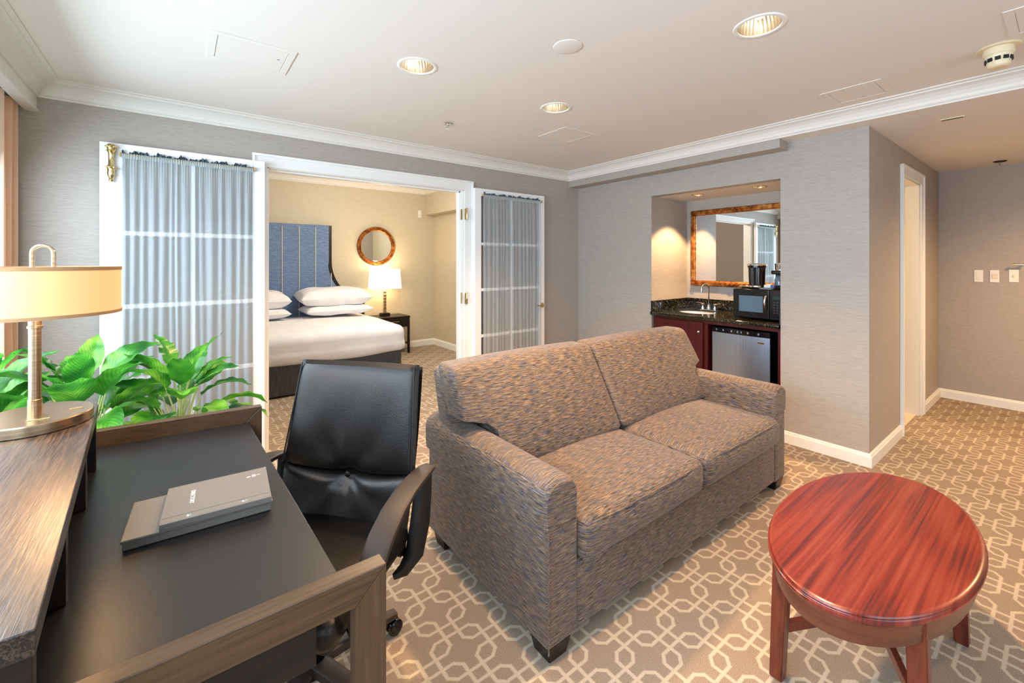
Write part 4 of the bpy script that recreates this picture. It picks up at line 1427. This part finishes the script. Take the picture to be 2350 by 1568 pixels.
def plant(x, y, ztop, label, seed, spread=1.0, n=16, lean=(0, 0), pot_h=0.42):
    rnd = random.Random(seed)
    root = thing('potted_plant', label, 'plant', (x, y, 0), group='leafy plants behind the desk')
    m = MB(); m.lathe([(0, 0.0), (0.10, 0.0), (0.105, 0.01), (0.135, pot_h - 0.03), (0.145, pot_h - 0.03), (0.147, pot_h), (0.132, pot_h), (0.130, pot_h - 0.03), (0.125, pot_h - 0.04)], n=40); m.build('pot', M['pot'], root)
    m = MB(); m.lathe([(0, pot_h - 0.035), (0.129, pot_h - 0.035)], n=40); m.build('soil', M['soil'], root)
    st, lf = MB(), MB()
    H0 = pot_h - 0.03
    tot = ztop - H0
    for k in range(n):
        f = (k + 0.5) / n
        az = k * 2.39996 + rnd.uniform(-0.3, 0.3)
        hgt = tot * (0.40 + 0.48 * f) * rnd.uniform(0.9, 1.05)
        rad = spread * (0.05 + 0.12 * (1 - f)) * rnd.uniform(0.8, 1.2)
        b0 = Vector((rnd.uniform(-0.03, 0.03), rnd.uniform(-0.03, 0.03), H0))
        tip = Vector((lean[0] * f + rad * math.cos(az), lean[1] * f + rad * math.sin(az), H0 + hgt))
        mid = b0.lerp(tip, 0.5) + Vector((0, 0, 0.03)) - Vector((math.cos(az), math.sin(az), 0)) * 0.02
        st.tube([b0, mid, tip], [0.0045, 0.0035, 0.0025], 6)
        L = rnd.uniform(0.19, 0.26) * (0.9 + 0.2 * (1 - f))
        pitch = math.radians(20 + 55 * f) + rnd.uniform(-0.15, 0.15)
        leaf(lf, tip, az, L, L * rnd.uniform(0.42, 0.52), pitch, math.radians(95 - 55 * f) + rnd.uniform(-0.2, 0.3), rnd.uniform(-0.5, 0.5))
    st.build('stems', M['stem'], root)
    lf.build('foliage', M['leaf'], root)
plant(-0.61, 2.42, 1.01, 'leafy green potted plant behind the desk lamp, leftmost of the three', 5, 1.0, 22)
plant(-0.30, 2.36, 1.02, 'tallest leafy green plant behind the desk, between the lamp and the left door', 11, 1.0, 26)
plant(0.005, 2.44, 0.95, 'dark green leafy plant behind the far end frame of the desk, rightmost of the three', 23, 0.85, 28)

# ------------------------------------------------------------------ window drape and sheers
def hanging(name, label, x, y0, y1, z0, z1, folds, amp, mat, cat='curtain', seed=1, part=None, taper=0.0, group=None):
    rnd = random.Random(seed)
    ph = [rnd.uniform(0, 6) for _ in range(3)]
    root = thing(name, label, cat, (x, (y0 + y1) / 2, z1), group=group)
    cy = (y0 + y1) / 2
    m = MB()
    def f(u, v):
        yy = y0 + u * (y1 - y0)
        xx = amp * math.sin(u * folds * 2 * math.pi + ph[0] + 0.5 * math.sin(v * 3 + ph[1])) + 0.3 * amp * math.sin(u * folds * 4.7 * math.pi + ph[2])
        xx -= taper * math.sin(math.pi * min(1, v * 1.6))
        return Vector((xx, yy - cy, -v * (z1 - z0)))
    m.grid(int(folds * 16) + 2, 24, f); m.build(part or 'panel', mat, root)
    m = MB(); m.box(-0.012, 0.012, y0 - cy, y1 - cy, 0.0, 0.02, 0.002); m.build('curtain_track', M['trim'], root)
hanging('window_drape', 'peach cream floor-length drape hanging at the left edge beside the corner', -0.735, 3.16, 3.44, 0.03, 2.20, 4, 0.055, M['drape'], seed=4)
hanging('window_sheer', 'white sheer curtain across the long window behind the desk lamp', -0.93, -1.35, 3.25, 0.03, 2.20, 42, 0.02, M['window_sheer'], seed=6)

# ------------------------------------------------------------------ kitchenette
KX = 3.625
root = thing('sink_cabinet', 'dark cherry base cabinet with raised-panel door under the sink', 'cabinet', (KX, 2.20, 0))
def kk(mb, name, mat, parent, o):
    bmesh.ops.translate(mb.bm, verts=list(mb.bm.verts), vec=-Vector(o))
    return mb.build(name, mat, parent)
o_ = (KX, 2.20, 0)
m = MB(); m.box(KX + 0.02, NX - 0.02, 1.945, 2.470, 0.0, 0.845, 0.001); kk(m, 'body', M['mahogany'], root, o_)
m = MB(); m.box(KX + 0.001, KX + 0.0195, 1.97, 2.462, 0.06, 0.825, 0.003)
m.box(KX - 0.006, KX + 0.002, 2.05, 2.38, 0.13, 0.755, 0.004)
m.box(KX - 0.003, KX + 0.002, 2.03, 2.40, 0.11, 0.775, 0.002)
dd = kk(m, 'door', M['mahogany'], root, o_)
m = MB(); m.lathe([(0, 0.026), (0.009, 0.024), (0.013, 0.018), (0.010, 0.012), (0.005, 0.008), (0.005, 0.0)], n=20, mat=Matrix.Translation((KX + 0.001, 2.0, 0.745)) @ Matrix.Rotation(-R90, 4, 'Y')); kk(m, 'knob', M['chrome'], dd, o_)
root = thing('cabinet_surround', 'dark cherry face frame round the bar fridge under the countertop', 'cabinet', (KX, 1.65, 0))
o_ = (KX, 1.65, 0)
m = MB(); m.box(KX + 0.002, KX + 0.022, 1.353, 1.944, 0.820, 0.845, 0.001); m.box(KX + 0.002, NX - 0.02, 1.353, 1.372, 0, 0.82, 0.001); m.box(KX + 0.002, KX + 0.1, 1.925, 1.944, 0, 0.82, 0.001)
kk(m, 'face_frame', M['mahogany'], root, o_)
m = MB(); m.box(KX + 0.05, NX - 0.03, 1.376, 1.922, 0.812, 0.8195); kk(m, 'rail', M['blackmatte'], root, o_)

# countertop with oval sink cut-out
SKX, SKY, SKA, SKB = 3.88, 2.165, 0.115, 0.165
def hole_plate(z, x0, x1, y0, y1, ax, ay, cx, cy, n=48):
    b = bmesh.new()
    o = [b.verts.new(p) for p in ((x0, y0, z), (x1, y0, z), (x1, y1, z), (x0, y1, z))]
    es = [b.edges.new((o[i], o[(i + 1) % 4])) for i in range(4)]
    i_ = [b.verts.new((cx + ax * math.cos(2 * math.pi * k / n), cy + ay * math.sin(2 * math.pi * k / n), z)) for k in range(n)]
    es += [b.edges.new((i_[k], i_[(k + 1) % n])) for k in range(n)]
    bmesh.ops.triangle_fill(b, edges=es, use_beauty=True)
    for f in b.faces:
        f.normal_update()
        if f.normal.z < 0:
            f.normal_flip()
    return b
root = thing('countertop', 'polished dark granite countertop with low backsplash in the kitchenette niche', 'countertop', (KX, 1.9, 0.85))
o_ = (KX, 1.9, 0.85)
m = MB()
CT0, CT1 = 0.847, 0.880
m.merge(hole_plate(CT1, 3.602, NX - 0.001, NY0 + 0.001, NY1 - 0.001, SKA, SKB, SKX, SKY))
m.merge(hole_plate(CT0, 3.602, NX - 0.001, NY0 + 0.001, NY1 - 0.001, SKA, SKB, SKX, SKY))
pf = []
for k in range(9):
    a = math.pi * k / 8 - R90
    pf.append((3.602 - 0.010 * math.cos(a), (CT0 + CT1) / 2 + (CT1 - CT0) / 2 * math.sin(a)))
vs = []
for px, pz in pf:
    vs += [Vector((px, NY0 + 0.002, pz)), Vector((px, NY1 - 0.002, pz))]
m._add(vs, [[2 * i, 2 * i + 1, 2 * i + 3, 2 * i + 2] for i in range(8)], True)
m.lathe([(1, CT1), (1, CT0)], (SKX, SKY, 0), 48, sx=SKA, sy=SKB)
kk(m, 'slab', M['granite'], root, o_)
m = MB(); m.box(NX - 0.022, NX - 0.001, NY0 + 0.001, NY1 - 0.001, CT1, 0.982, 0.002); m.box(3.606, NX - 0.022, NY1 - 0.022, NY1 - 0.001, CT1, 0.982, 0.002)
m.box(3.606, NX - 0.022, NY0 + 0.001, NY0 + 0.006, CT1, 0.982, 0.001)
kk(m, 'backsplash', M['granite'], root, o_)
m = MB(); m.lathe([(1.0, CT1 - 0.004), (0.99, CT1 - 0.02), (0.93, CT1 - 0.08), (0.75, CT1 - 0.125), (0.3, CT1 - 0.14), (0.0, CT1 - 0.142)], (SKX, SKY, 0), 48, sx=SKA, sy=SKB)
sk = tag(m.build('sink', M['pot']), 'white oval undermount sink set in the granite countertop', 'sink')
# faucet
root = thing('faucet', 'chrome gooseneck bar faucet with two lever handles behind the sink', 'faucet', (4.10, 2.165, CT1))
m = MB(); m.box(-0.024, 0.024, -0.080, 0.080, 0.0, 0.012, 0.005); m.build('base', M['chrome'], root)
m = MB()
m.lathe([(0.018, 0.010), (0.020, 0.025), (0.014, 0.05), (0.010, 0.06)], n=20)
m.tube([(0, 0, 0.05), (0, 0, 0.215)] + [(-0.045 + 0.045 * math.cos(a), 0.012 * (1 - math.cos(a)), 0.215 + 0.045 * math.sin(a)) for a in [math.pi * k / 10 for k in range(1, 11)]] + [(-0.09, 0.024, 0.190)], 0.007, 12)
m.lathe([(0.0, 0), (0.010, 0.0), (0.010, 0.018), (0.007, 0.022)], (-0.09, 0.024, 0.176), 14)
m.build('spout', M['chrome'], root)
for s in (-1, 1):
    m = MB()
    m.lathe([(0.017, 0.010), (0.018, 0.022), (0.012, 0.040), (0.012, 0.052), (0.016, 0.060), (0.010, 0.070), (0, 0.072)], (0, s * 0.062, 0), 18)
    m.tube([(0, s * 0.062, 0.066), (-0.005, s * 0.105, 0.074), (-0.008, s * 0.122, 0.072)], [0.005, 0.004, 0.006], 8)
    m.build('handle', M['chrome'], root)

# bar fridge
root = thing('bar_fridge', 'small bar fridge with stainless door and black control strip under the countertop', 'fridge', (3.66, 1.66, 0))
o_ = (3.66, 1.66, 0)
m = MB(); m.box(3.672, NX - 0.06, 1.440, 1.905, 0.012, 0.800, 0.004); kk(m, 'body', M['black'], root, o_)
def bow(y):
    t = (y - 1.668) / 0.23
    return 3.642 + 0.014 * t * t
m = MB()
n = 16
ys = [1.440 + 0.460 * i / n for i in range(n + 1)]
for (za, zb, nm, mt) in ((0.06, 0.757, 'door', 'steel'), (0.760, 0.800, 'control_strip', 'black')):
    m = MB()
    pts = [(bow(y), y) for y in ys] + [(3.671, 1.900), (3.671, 1.440)]
    m.prism(pts, za, zb)
    o1 = kk(m, nm, M[mt], root, o_)
    if nm == 'control_strip':
        for yy, q in ((1.86, 0.008), (1.80, 0.010), (1.73, 0.012), (1.68, 0.010), (1.65, 0.008), (1.60, 0.012), (1.52, 0.012)):
            k = MB(); k.box(bow(yy) - 0.002, bow(yy) + 0.001, yy - q / 2, yy + q / 2, 0.772, 0.788, 0.0008); kk(k, 'button', M['steel'], o1, o_)
    else:
        k = MB(); k.box(bow(1.50) - 0.0025, bow(1.50) + 0.001, 1.480, 1.530, 0.705, 0.722, 0.002); bd = kk(k, 'badge', M['chrome'], o1, o_)
for fy in (1.47, 1.87):
    for fx in (3.70, 4.12):
        m = MB(); m.lathe([(0, 0), (0.015, 0), (0.015, 0.014)], (fx, fy, 0), 12); kk(m, 'foot', M['black'], root, o_)

# microwave
root = thing('microwave', 'glossy black microwave oven standing on the right of the granite countertop', 'microwave', (3.95, 1.57, CT1))
o_ = (3.95, 1.57, CT1)
MX0, MY0, MY1, MZ0, MZ1 = 3.745, 1.362, 1.765, CT1 + 0.010, 1.132
m = MB(); m.box(MX0 + 0.022, 4.12, MY0, MY1, MZ0, MZ1, 0.004)
m.box(MX0 + 0.04, MX0 + 0.06, MY0 + 0.02, MY0 + 0.05, CT1, MZ0); m.box(MX0 + 0.04, MX0 + 0.06, MY1 - 0.05, MY1 - 0.02, CT1, MZ0); m.box(4.08, 4.10, MY0 + 0.02, MY0 + 0.05, CT1, MZ0); m.box(4.08, 4.10, MY1 - 0.05, MY1 - 0.02, CT1, MZ0)
kk(m, 'body', M['black'], root, o_)
m = MB(); m.box(MX0, MX0 + 0.021, MY0 + 0.120, MY1 - 0.001, MZ0 + 0.004, MZ1 - 0.003, 0.005); dr_ = kk(m, 'door', M['black'], root, o_)
m = MB(); m.box(MX0 - 0.0012, MX0 + 0.001, MY0 + 0.165, MY1 - 0.050, MZ0 + 0.055, MZ1 - 0.055, 0.0005)
M['mwglass'] = plain('grey oven window', srgb(92, 116, 132), 0.12)
kk(m, 'window', M['mwglass'], dr_, o_)
m = MB()
pts = []
for k in range(13):
    a = -1.15 + 2.3 * k / 12
    pts.append((MX0 - 0.010 - 0.022 * math.cos(a) , MY0 + 0.128 + 0.012 * math.cos(a), (MZ0 + MZ1) / 2 + 0.02 + 0.058 * math.sin(a)))
m.tube(pts, 0.0075, 10); kk(m, 'handle', M['chrome'], dr_, o_)
m = MB(); m.box(MX0 + 0.001, MX0 + 0.021, MY0 + 0.001, MY0 + 0.117, MZ0 + 0.004, MZ1 - 0.003, 0.004); cp = kk(m, 'control_panel', M['black'], root, o_)
m = MB(); m.box(MX0 - 0.0005, MX0 + 0.002, MY0 + 0.025, MY0 + 0.095, MZ1 - 0.075, MZ1 - 0.052, 0.0005)
M['lcd'] = plain('dark display', srgb(30, 52, 54), 0.15)
kk(m, 'display', M['lcd'], cp, o_)
for r_ in range(5):
    for c_ in range(3):
        m = MB(); yy, zz = MY0 + 0.035 + c_ * 0.024, MZ1 - 0.098 - r_ * 0.021
        m.box(MX0 - 0.0006, MX0 + 0.002, yy - 0.006, yy + 0.006, zz - 0.004, zz + 0.004, 0.0005); kk(m, 'button', M['skirt'], cp, o_)

# tray with ice bucket, packets, coffee maker on the microwave
MT = MZ1
root = thing('serving_tray', 'oval silver serving tray on top of the microwave', 'tray', (3.93, 1.58, MT))
m = MB(); m.lathe([(0, 0.0), (0.85, 0.0), (0.92, 0.003), (1.0, 0.016), (1.02, 0.016), (0.93, 0.0005)], n=56, sx=0.155, sy=0.205); m.lathe([(0, 0.0035), (0.88, 0.0035)], n=56, sx=0.155, sy=0.205); m.build('dish', M['chrome'], root)
root = thing('ice_bucket', 'black ribbed ice bucket with chrome rims on the silver tray', 'ice bucket', (3.93, 1.650, MT + 0.0045))
m = MB()
n = 96
vs, fs = [], []
pr = [(0.058, 0.018), (0.060, 0.02), (0.064, 0.17), (0.066, 0.172)]
for r_, z_ in pr:
    for k in range(n):
        a = 2 * math.pi * k / n
        q = r_ * (1 + 0.018 * math.sin(a * 32))
        vs.append(Vector((q * math.cos(a), q * math.sin(a), z_)))
for i in range(3):
    for k in range(n):
        fs.append([i * n + k, i * n + (k + 1) % n, (i + 1) * n + (k + 1) % n, (i + 1) * n + k])
m._add(vs, fs, True); m.build('body', M['black'], root)
m = MB(); m.lathe([(0, 0.0), (0.062, 0.0), (0.063, 0.004), (0.061, 0.018), (0, 0.018)], n=48); m.build('foot_ring', M['chrome'], root)
m = MB(); m.lathe([(0, 0.210), (0.04, 0.208), (0.070, 0.203), (0.076, 0.198), (0.077, 0.190), (0.071, 0.187)], n=48); m.build('lid', M['chrome'], root)
m = MB(); m.lathe([(0.066, 0.170), (0.071, 0.174), (0.071, 0.188), (0.066, 0.189)], n=48); m.build('collar', M['black'], root)
root = thing('coffee_maker', 'small dark coffee maker partly hidden by the niche edge on the microwave', 'coffee maker', (3.93, 1.47, MT + 0.0045))
m = MB(); m.box(-0.06, 0.06, -0.055, 0.045, 0.0, 0.022, 0.006); m.box(0.02, 0.06, -0.055, 0.045, 0.022, 0.13, 0.006); m.build('body', M['black'], root)
m = MB(); m.box(-0.062, 0.062, -0.057, 0.047, 0.118, 0.150, 0.010); m.build('brew_head', M['black'], root)
m = MB(); m.lathe([(0.030, 0.024), (0.036, 0.03), (0.036, 0.075), (0.028, 0.098), (0.030, 0.104)], (-0.022, -0.005, 0), 28); m.build('carafe', M['mwglass'], root)
m = MB(); m.lathe([(0.04, 0.151), (0.042, 0.20), (0.044, 0.207), (0.0, 0.212)], (0.0, -0.004, 0), 36); m.build('lid', M['chrome'], root)
for i, (dx, dy, rz, mt, lb) in enumerate(((-0.075, -0.055, 0.3, 'packet', 'white paper sachet on the tray in front of the coffee maker'), (-0.078, -0.085, -0.2, 'packetblue', 'blue printed sachet on the tray beside the white one'), (-0.065, -0.030, 0.1, 'packet', 'white sugar sachet leaning against the ice bucket'))):
    m = MB(); m.box(-0.006, 0.006, -0.016, 0.016, 0.0, 0.036 - 0.004 * i, 0.002)
    o = m.build('sachet', M[mt], None, (3.93 + dx, 1.58 + dy, MT + 0.0045)); o.rotation_euler = (0, 0, rz)
    tag(o, lb, 'sachet', 'sachets on the tray')

# gilt mirror above the counter
root = thing('wall_mirror', 'rectangular mirror in an ornate gold frame on the back wall of the niche', 'mirror', (NX, 1.94, 1.5))
MYa, MYb, MZa, MZb = 1.455 - 1.94, 2.425 - 1.94, 1.112 - 1.5, 1.885 - 1.5
fw_ = 0.048
m = MB()
def frame_bar(p0, p1, flip):
    pass
for (ya, yb, za, zb) in ((MYa, MYb, MZb - fw_, MZb), (MYa, MYb, MZa, MZa + fw_), (MYa, MYa + fw_, MZa + fw_, MZb - fw_), (MYb - fw_, MYb, MZa + fw_, MZb - fw_)):
    m.box(-0.030, -0.001, ya, yb, za, zb, 0.008, 3)
for k in range(0):
    pass
fr = m.build('frame', M['gold'], root)
m = MB()
for (ya, yb, za, zb) in ((MYa + fw_, MYb - fw_, MZb - fw_ - 0.006, MZb - fw_ + 0.002), (MYa + fw_, MYb - fw_, MZa + fw_ - 0.002, MZa + fw_ + 0.006), (MYa + fw_ - 0.002, MYa + fw_ + 0.006, MZa + fw_, MZb - fw_), (MYb - fw_ - 0.006, MYb - fw_ + 0.002, MZa + fw_, MZb - fw_)):
    m.box(-0.020, -0.002, ya, yb, za, zb, 0.002)
m.build('inner_bead', M['gold'], fr)
# carved scrolls: middle of top and bottom rails, and corners
rnd = random.Random(2)
m = MB()
for zc in (MZb - fw_ / 2, MZa + fw_ / 2):
    for k in range(17):
        yy = (k - 8) * 0.013
        m.lathe([(0, -0.011), (0.007, -0.006), (0.009, 0), (0.007, 0.006), (0, 0.011)], (-0.033, yy, zc + 0.007 * math.sin(k * 1.9)), 8)
    for s in (-1, 1):
        m.tube([(-0.033, s * 0.11, zc - 0.012), (-0.036, s * 0.128, zc + 0.004), (-0.034, s * 0.118, zc + 0.016), (-0.033, s * 0.104, zc + 0.008)], [0.006, 0.007, 0.006, 0.004], 8)
for yc in (MYa + fw_ / 2, MYb - fw_ / 2):
    for zc in (MZa + fw_ / 2, MZb - fw_ / 2):
        for k in range(6):
            a = k * math.pi / 3
            m.lathe([(0, -0.008), (0.008, 0), (0, 0.008)], (-0.032, yc + 0.017 * math.cos(a), zc + 0.017 * math.sin(a)), 8)
        m.lathe([(0, -0.011), (0.010, 0), (0, 0.011)], (-0.034, yc, zc), 10)
m.build('carving', M['gold'], fr)
m = MB(); m.box(-0.012, -0.009, MYa + fw_ - 0.004, MYb - fw_ + 0.004, MZa + fw_ - 0.004, MZb - fw_ + 0.004); m.build('mirror_glass', M['mirror'], root)

# ------------------------------------------------------------------ bedroom
# bed
BXC = 0.70     # centre line of the bed
root = thing('bed', 'king bed with white duvet, charcoal skirt and tall blue upholstered headboard', 'bed', (BXC, 5.5, 0))
o_ = (BXC, 5.5, 0)
BX_0, BX_1 = BXC - 1.36, 2.08
BY0, BY1 = 4.78, 6.30
m = MB(); m.rbox(BX_0 + 0.02, BX_1 - 0.01, BY0 + 0.02, BY1, 0.012, 0.345, r=0.02, inner=6, corner=3); kk(m, 'bed_skirt', M['skirt'], root, o_)
rnd = random.Random(9)
def drape_w(p):
    q = p.copy()
    # hem waves and hanging corners of the duvet
    if p.z < 0.45:
        k = (0.45 - p.z) / 0.18
        q.y -= 0.012 * k * (1 + math.sin(p.x * 9))
        q.x += (0.025 * k * (1 + math.sin(p.y * 11))) * (1 if p.x > BXC else -1)
        q.z += 0.012 * math.sin(p.x * 4 + p.y * 5) * min(1, k)
    else:
        q.z += 0.006 * math.sin(p.x * 7 + 1) * math.sin(p.y * 6)
    return q
m = MB(); m.rbox(BX_0 - 0.03, BX_1 + 0.035, BY0 - 0.03, BY1, 0.31, 0.625, r=0.10, inner=26, corner=6, bulge=(0, 0, 0.03), warp=drape_w); kk(m, 'duvet', M['white_linen'], root, o_)
# headboard: tall centre with concave shoulders
HY = 6.335
def head_outline(ins):
    r = [(0.0, 1.86 - ins)]
    xt = 1.70 - BXC - ins
    out = [(xt, 1.862 - ins), (xt, 1.36)]
    for k in range(1, 13):
        a = k / 12 * R90
        out.append((xt + (0.46) * (1 - math.cos(a)) ** 1.0 * 1.0, 1.36 - 0.52 * math.sin(a)))
    out.append((1.33 - ins + 0.0 + 0.13, 0.84))
    out.append((1.33 - ins + 0.13, 0.2))
    return out
oR = head_outline(0.0)
full = oR + [(-x, z) for x, z in oR[::-1]]
m = MB(); m.prism(full, 6.345, 6.415, 0.0, axis='y'); bmesh.ops.translate(m.bm, verts=list(m.bm.verts), vec=Vector((0, -5.5, 0)))
hbd = m.build('headboard', M['espresso'], root, fix=True)
iR = head_outline(0.045)
iR = [(x - (0.0 if i < 2 else 0.012), z + (0.047 if i == 0 else 0)) for i, (x, z) in enumerate(iR)]
fulli = iR + [(-x, z) for x, z in iR[::-1]]
m = MB(); m.prism(fulli, 6.318, 6.346, 0.006, axis='y'); bmesh.ops.translate(m.bm, verts=list(m.bm.verts), vec=Vector((0, -5.5, 0)))
m.build('upholstery', M['blue'], hbd, fix=True)
m = MB()
for k in range(-6, 7):
    xx = 1.07 - BXC + 0.205 * k - 0.0
    if abs(xx) > 1.36:
        continue
    zt = 1.83 if abs(xx) < 0.96 else 1.36 - 0.52 * math.sin(math.acos(max(0, 1 - (abs(xx) - 0.97) / 0.46))) - 0.03
    m.tube([(xx, 6.315 - 5.5, 0.4), (xx, 6.312 - 5.5, (zt + 0.4) / 2), (xx, 6.315 - 5.5, zt)], 0.0065, 8)
m.build('piping', M['piping'], hbd)
# pillows
def pillow(x, y, z, lx, ly, h, label, rz=0.0, tilt=0.0, seed=0):
    m = MB()
    rr = random.Random(seed)
    p1, p2 = rr.uniform(0, 6), rr.uniform(0, 6)
    nu = 41; nv = 25
    def f(u, v, s):
        a, b = u * 2 - 1, v * 2 - 1
        e = max(0, 1 - abs(a) ** 5.0) ** 0.5 * max(0, 1 - abs(b) ** 4.0) ** 0.5
        pin = 1 - 0.06 * (1 - abs(a)) * abs(b) ** 3
        px = a * lx / 2 * (1 - 0.05 * (1 - abs(b) ** 2) * abs(a) ** 4)
        py = b * ly / 2 * (1 - 0.07 * (1 - abs(a) ** 2) * abs(b) ** 4)
        zz = s * h / 2 * e + 0.006 * math.sin(a * 7 + p1) * math.sin(b * 5 + p2) * e
        return Vector((px, py, zz + h / 2))
    m.grid(nu, nv, lambda u, v: f(u, v, 1)); m.grid(nu, nv, lambda u, v: f(1 - u, v, -1))
    bmesh.ops.remove_doubles(m.bm, verts=list(m.bm.verts), dist=0.0005)
    # flange edge
    o = m.build('pillow', M['white_linen'], None, (x, y, z))
    o.rotation_euler = (tilt, 0, rz)
    tag(o, label, 'pillow', 'pillows on the bed')
    return o
pillow(1.66, 5.99, 0.665, 0.84, 0.52, 0.13, 'white pillow at the bottom of the right-hand stack on the bed', 0.02, 0.0, 1)
pillow(1.63, 6.02, 0.785, 0.88, 0.54, 0.23, 'plump white pillow on top of the right-hand stack, nearest the nightstand', -0.02, 0.06, 2)
pillow(0.66, 5.99, 0.665, 0.84, 0.52, 0.13, 'white pillow at the bottom of the left-hand stack on the bed', 0.0, 0.0, 3)
pillow(0.64, 6.02, 0.785, 0.88, 0.54, 0.22, 'white pillow on top of the left-hand stack, cut off by the door leaf', 0.03, 0.06, 4)

# nightstand
NSX0, NSX1, NSY0, NSY1, NSZ = 2.22, 2.725, 6.02, 6.395, 0.555
root = thing('nightstand', 'dark espresso nightstand with one drawer beside the bed', 'nightstand', ((NSX0 + NSX1) / 2, 6.2, 0))
o_ = ((NSX0 + NSX1) / 2, 6.2, 0)
m = MB(); m.box(NSX0 - 0.005, NSX1 + 0.005, NSY0 - 0.008, NSY1, NSZ - 0.022, NSZ, 0.003); kk(m, 'top', M['espresso'], root, o_)
m = MB(); m.box(NSX0 + 0.03, NSX1 - 0.03, NSY0 + 0.006, NSY1 - 0.005, NSZ - 0.16, NSZ - 0.0225, 0.001); kk(m, 'body', M['espresso'], root, o_)
m = MB(); m.box(NSX0 + 0.035, NSX1 - 0.035, NSY0 - 0.002, NSY0 + 0.005, NSZ - 0.145, NSZ - 0.028, 0.002); dw = kk(m, 'drawer', M['espresso'], root, o_)
m = MB(); m.tube([(2.39, NSY0 - 0.002, NSZ - 0.075), (2.39, NSY0 - 0.016, NSZ - 0.075), (2.55, NSY0 - 0.016, NSZ - 0.075), (2.55, NSY0 - 0.002, NSZ - 0.075)], 0.004, 8); kk(m, 'handle', M['brass'], dw, o_)
m = MB(); m.box(NSX0 + 0.02, NSX1 - 0.02, NSY0 + 0.02, NSY1 - 0.01, 0.14, 0.16, 0.002); kk(m, 'shelf', M['espresso'], root, o_)
for xx in (NSX0, NSX1 - 0.03):
    for yy in (NSY0, NSY1 - 0.034):
        m = MB(); m.box(xx, xx + 0.03, yy, yy + 0.03, 0, NSZ - 0.022, 0.002); kk(m, 'leg', M['espresso'], root, o_)
# bedside lamp
BLX, BLY = 2.415, 6.215
root = thing('table_lamp', 'lit bedside lamp with tapered white shade on the nightstand', 'lamp', (BLX, BLY, NSZ))
m = MB(); m.box(-0.065, 0.065, -0.05, 0.05, 0, 0.045, 0.003); m.build('base', M['espresso'], root)
m = MB()
for k in range(7):
    z_ = 0.045 + k * 0.047
    m.box(-0.020, 0.020, -0.018, 0.018, z_ + 0.004, z_ + 0.043, 0.006)
    m.box(-0.023, 0.023, -0.021, 0.021, z_, z_ + 0.005, 0.001)
m.lathe([(0.006, 0.37), (0.006, 0.42)], n=12)
m.build('stem', M['bronze'], root)
m = MB()
sz0, sz1 = 0.405, 0.695
hw0, hd0, hw1, hd1 = 0.205, 0.14, 0.185, 0.125
vs = [Vector((-hw0, -hd0, sz0)), Vector((hw0, -hd0, sz0)), Vector((hw0, hd0, sz0)), Vector((-hw0, hd0, sz0)), Vector((-hw1, -hd1, sz1)), Vector((hw1, -hd1, sz1)), Vector((hw1, hd1, sz1)), Vector((-hw1, hd1, sz1))]
m._add(vs, [[0, 1, 5, 4], [1, 2, 6, 5], [2, 3, 7, 6], [3, 0, 4, 7]])
shb = m.build('lamp_shade', M['shade_white'], root)
sd = shb.modifiers.new('thick', 'SOLIDIFY'); sd.thickness = 0.003
m = MB(); m.lathe([(0, -0.03), (0.026, -0.01), (0.028, 0.005), (0.012, 0.04)], (0, 0, 0.52), 16); m.build('bulb', M['bulb'], root)
m = MB(); m.lathe([(0, 0.70), (0.006, 0.703), (0.008, 0.712), (0.004, 0.722), (0, 0.724)], n=12); m.lathe([(0.003, 0.42), (0.003, 0.70)], n=8); m.build('finial', M['brass'], root)
light('bedside_lamp_light', 'POINT', (BLX, BLY - 0.02, NSZ + 0.715 + 0.02), 8, (1, 0.74, 0.46), shadow_soft_size=0.09)
light('bedside_lamp_light', 'POINT', (BLX, BLY - 0.02, NSZ + 0.39), 5, (1, 0.74, 0.46), shadow_soft_size=0.09)
# round mirror
root = thing('round_mirror', 'round mirror in a moulded gold frame above the bedside lamp', 'mirror', (2.363, BE, 1.592))
Rr = 0.292
mt = Matrix.Rotation(R90, 4, 'X')
m = MB(); m.lathe([(Rr, 0.0), (Rr, 0.018), (Rr - 0.010, 0.028), (Rr - 0.022, 0.026), (Rr - 0.028, 0.018), (Rr - 0.036, 0.022), (Rr - 0.046, 0.030), (Rr - 0.056, 0.024), (Rr - 0.062, 0.012), (Rr - 0.062, 0.0)], n=72, mat=mt); m.build('frame', M['gold'], root)
m = MB(); m.lathe([(0, 0.010), (Rr - 0.058, 0.010)], n=64, mat=mt); m.build('mirror_glass', M['mirror'], root)

# ------------------------------------------------------------------ bathroom glimpse
root = thing('vanity', 'dark red wooden vanity glimpsed through the bathroom doorway', 'vanity', (5.0, 2.38, 0))
m = MB(); m.box(-0.5, 0.5, -0.2, 0.2, 0.05, 0.80, 0.003); m.box(-0.47, 0.47, -0.17, 0.2, 0, 0.05); m.build('body', M['mahogany'], root)
m = MB(); m.box(-0.52, 0.52, -0.22, 0.21, 0.801, 0.835, 0.003); m.build('top', M['trim'], root)

light('bathroom_lamp', 'POINT', (5.3, 1.8, 2.1), 30, (1, 0.80, 0.52), shadow_soft_size=0.1)
light('hall_lamp', 'SPOT', (4.9, -0.6, LOW - 0.02), 230, WARMER, (0, 0, 0), spot_size=math.radians(160), spot_blend=0.8, shadow_soft_size=0.06)
light('bedroom_fill', 'POINT', (1.9, 4.5, 2.3), 70, (1, 0.92, 0.80), shadow_soft_size=0.15)  # unseen fill light added to brighten the bedroom, no fixture here
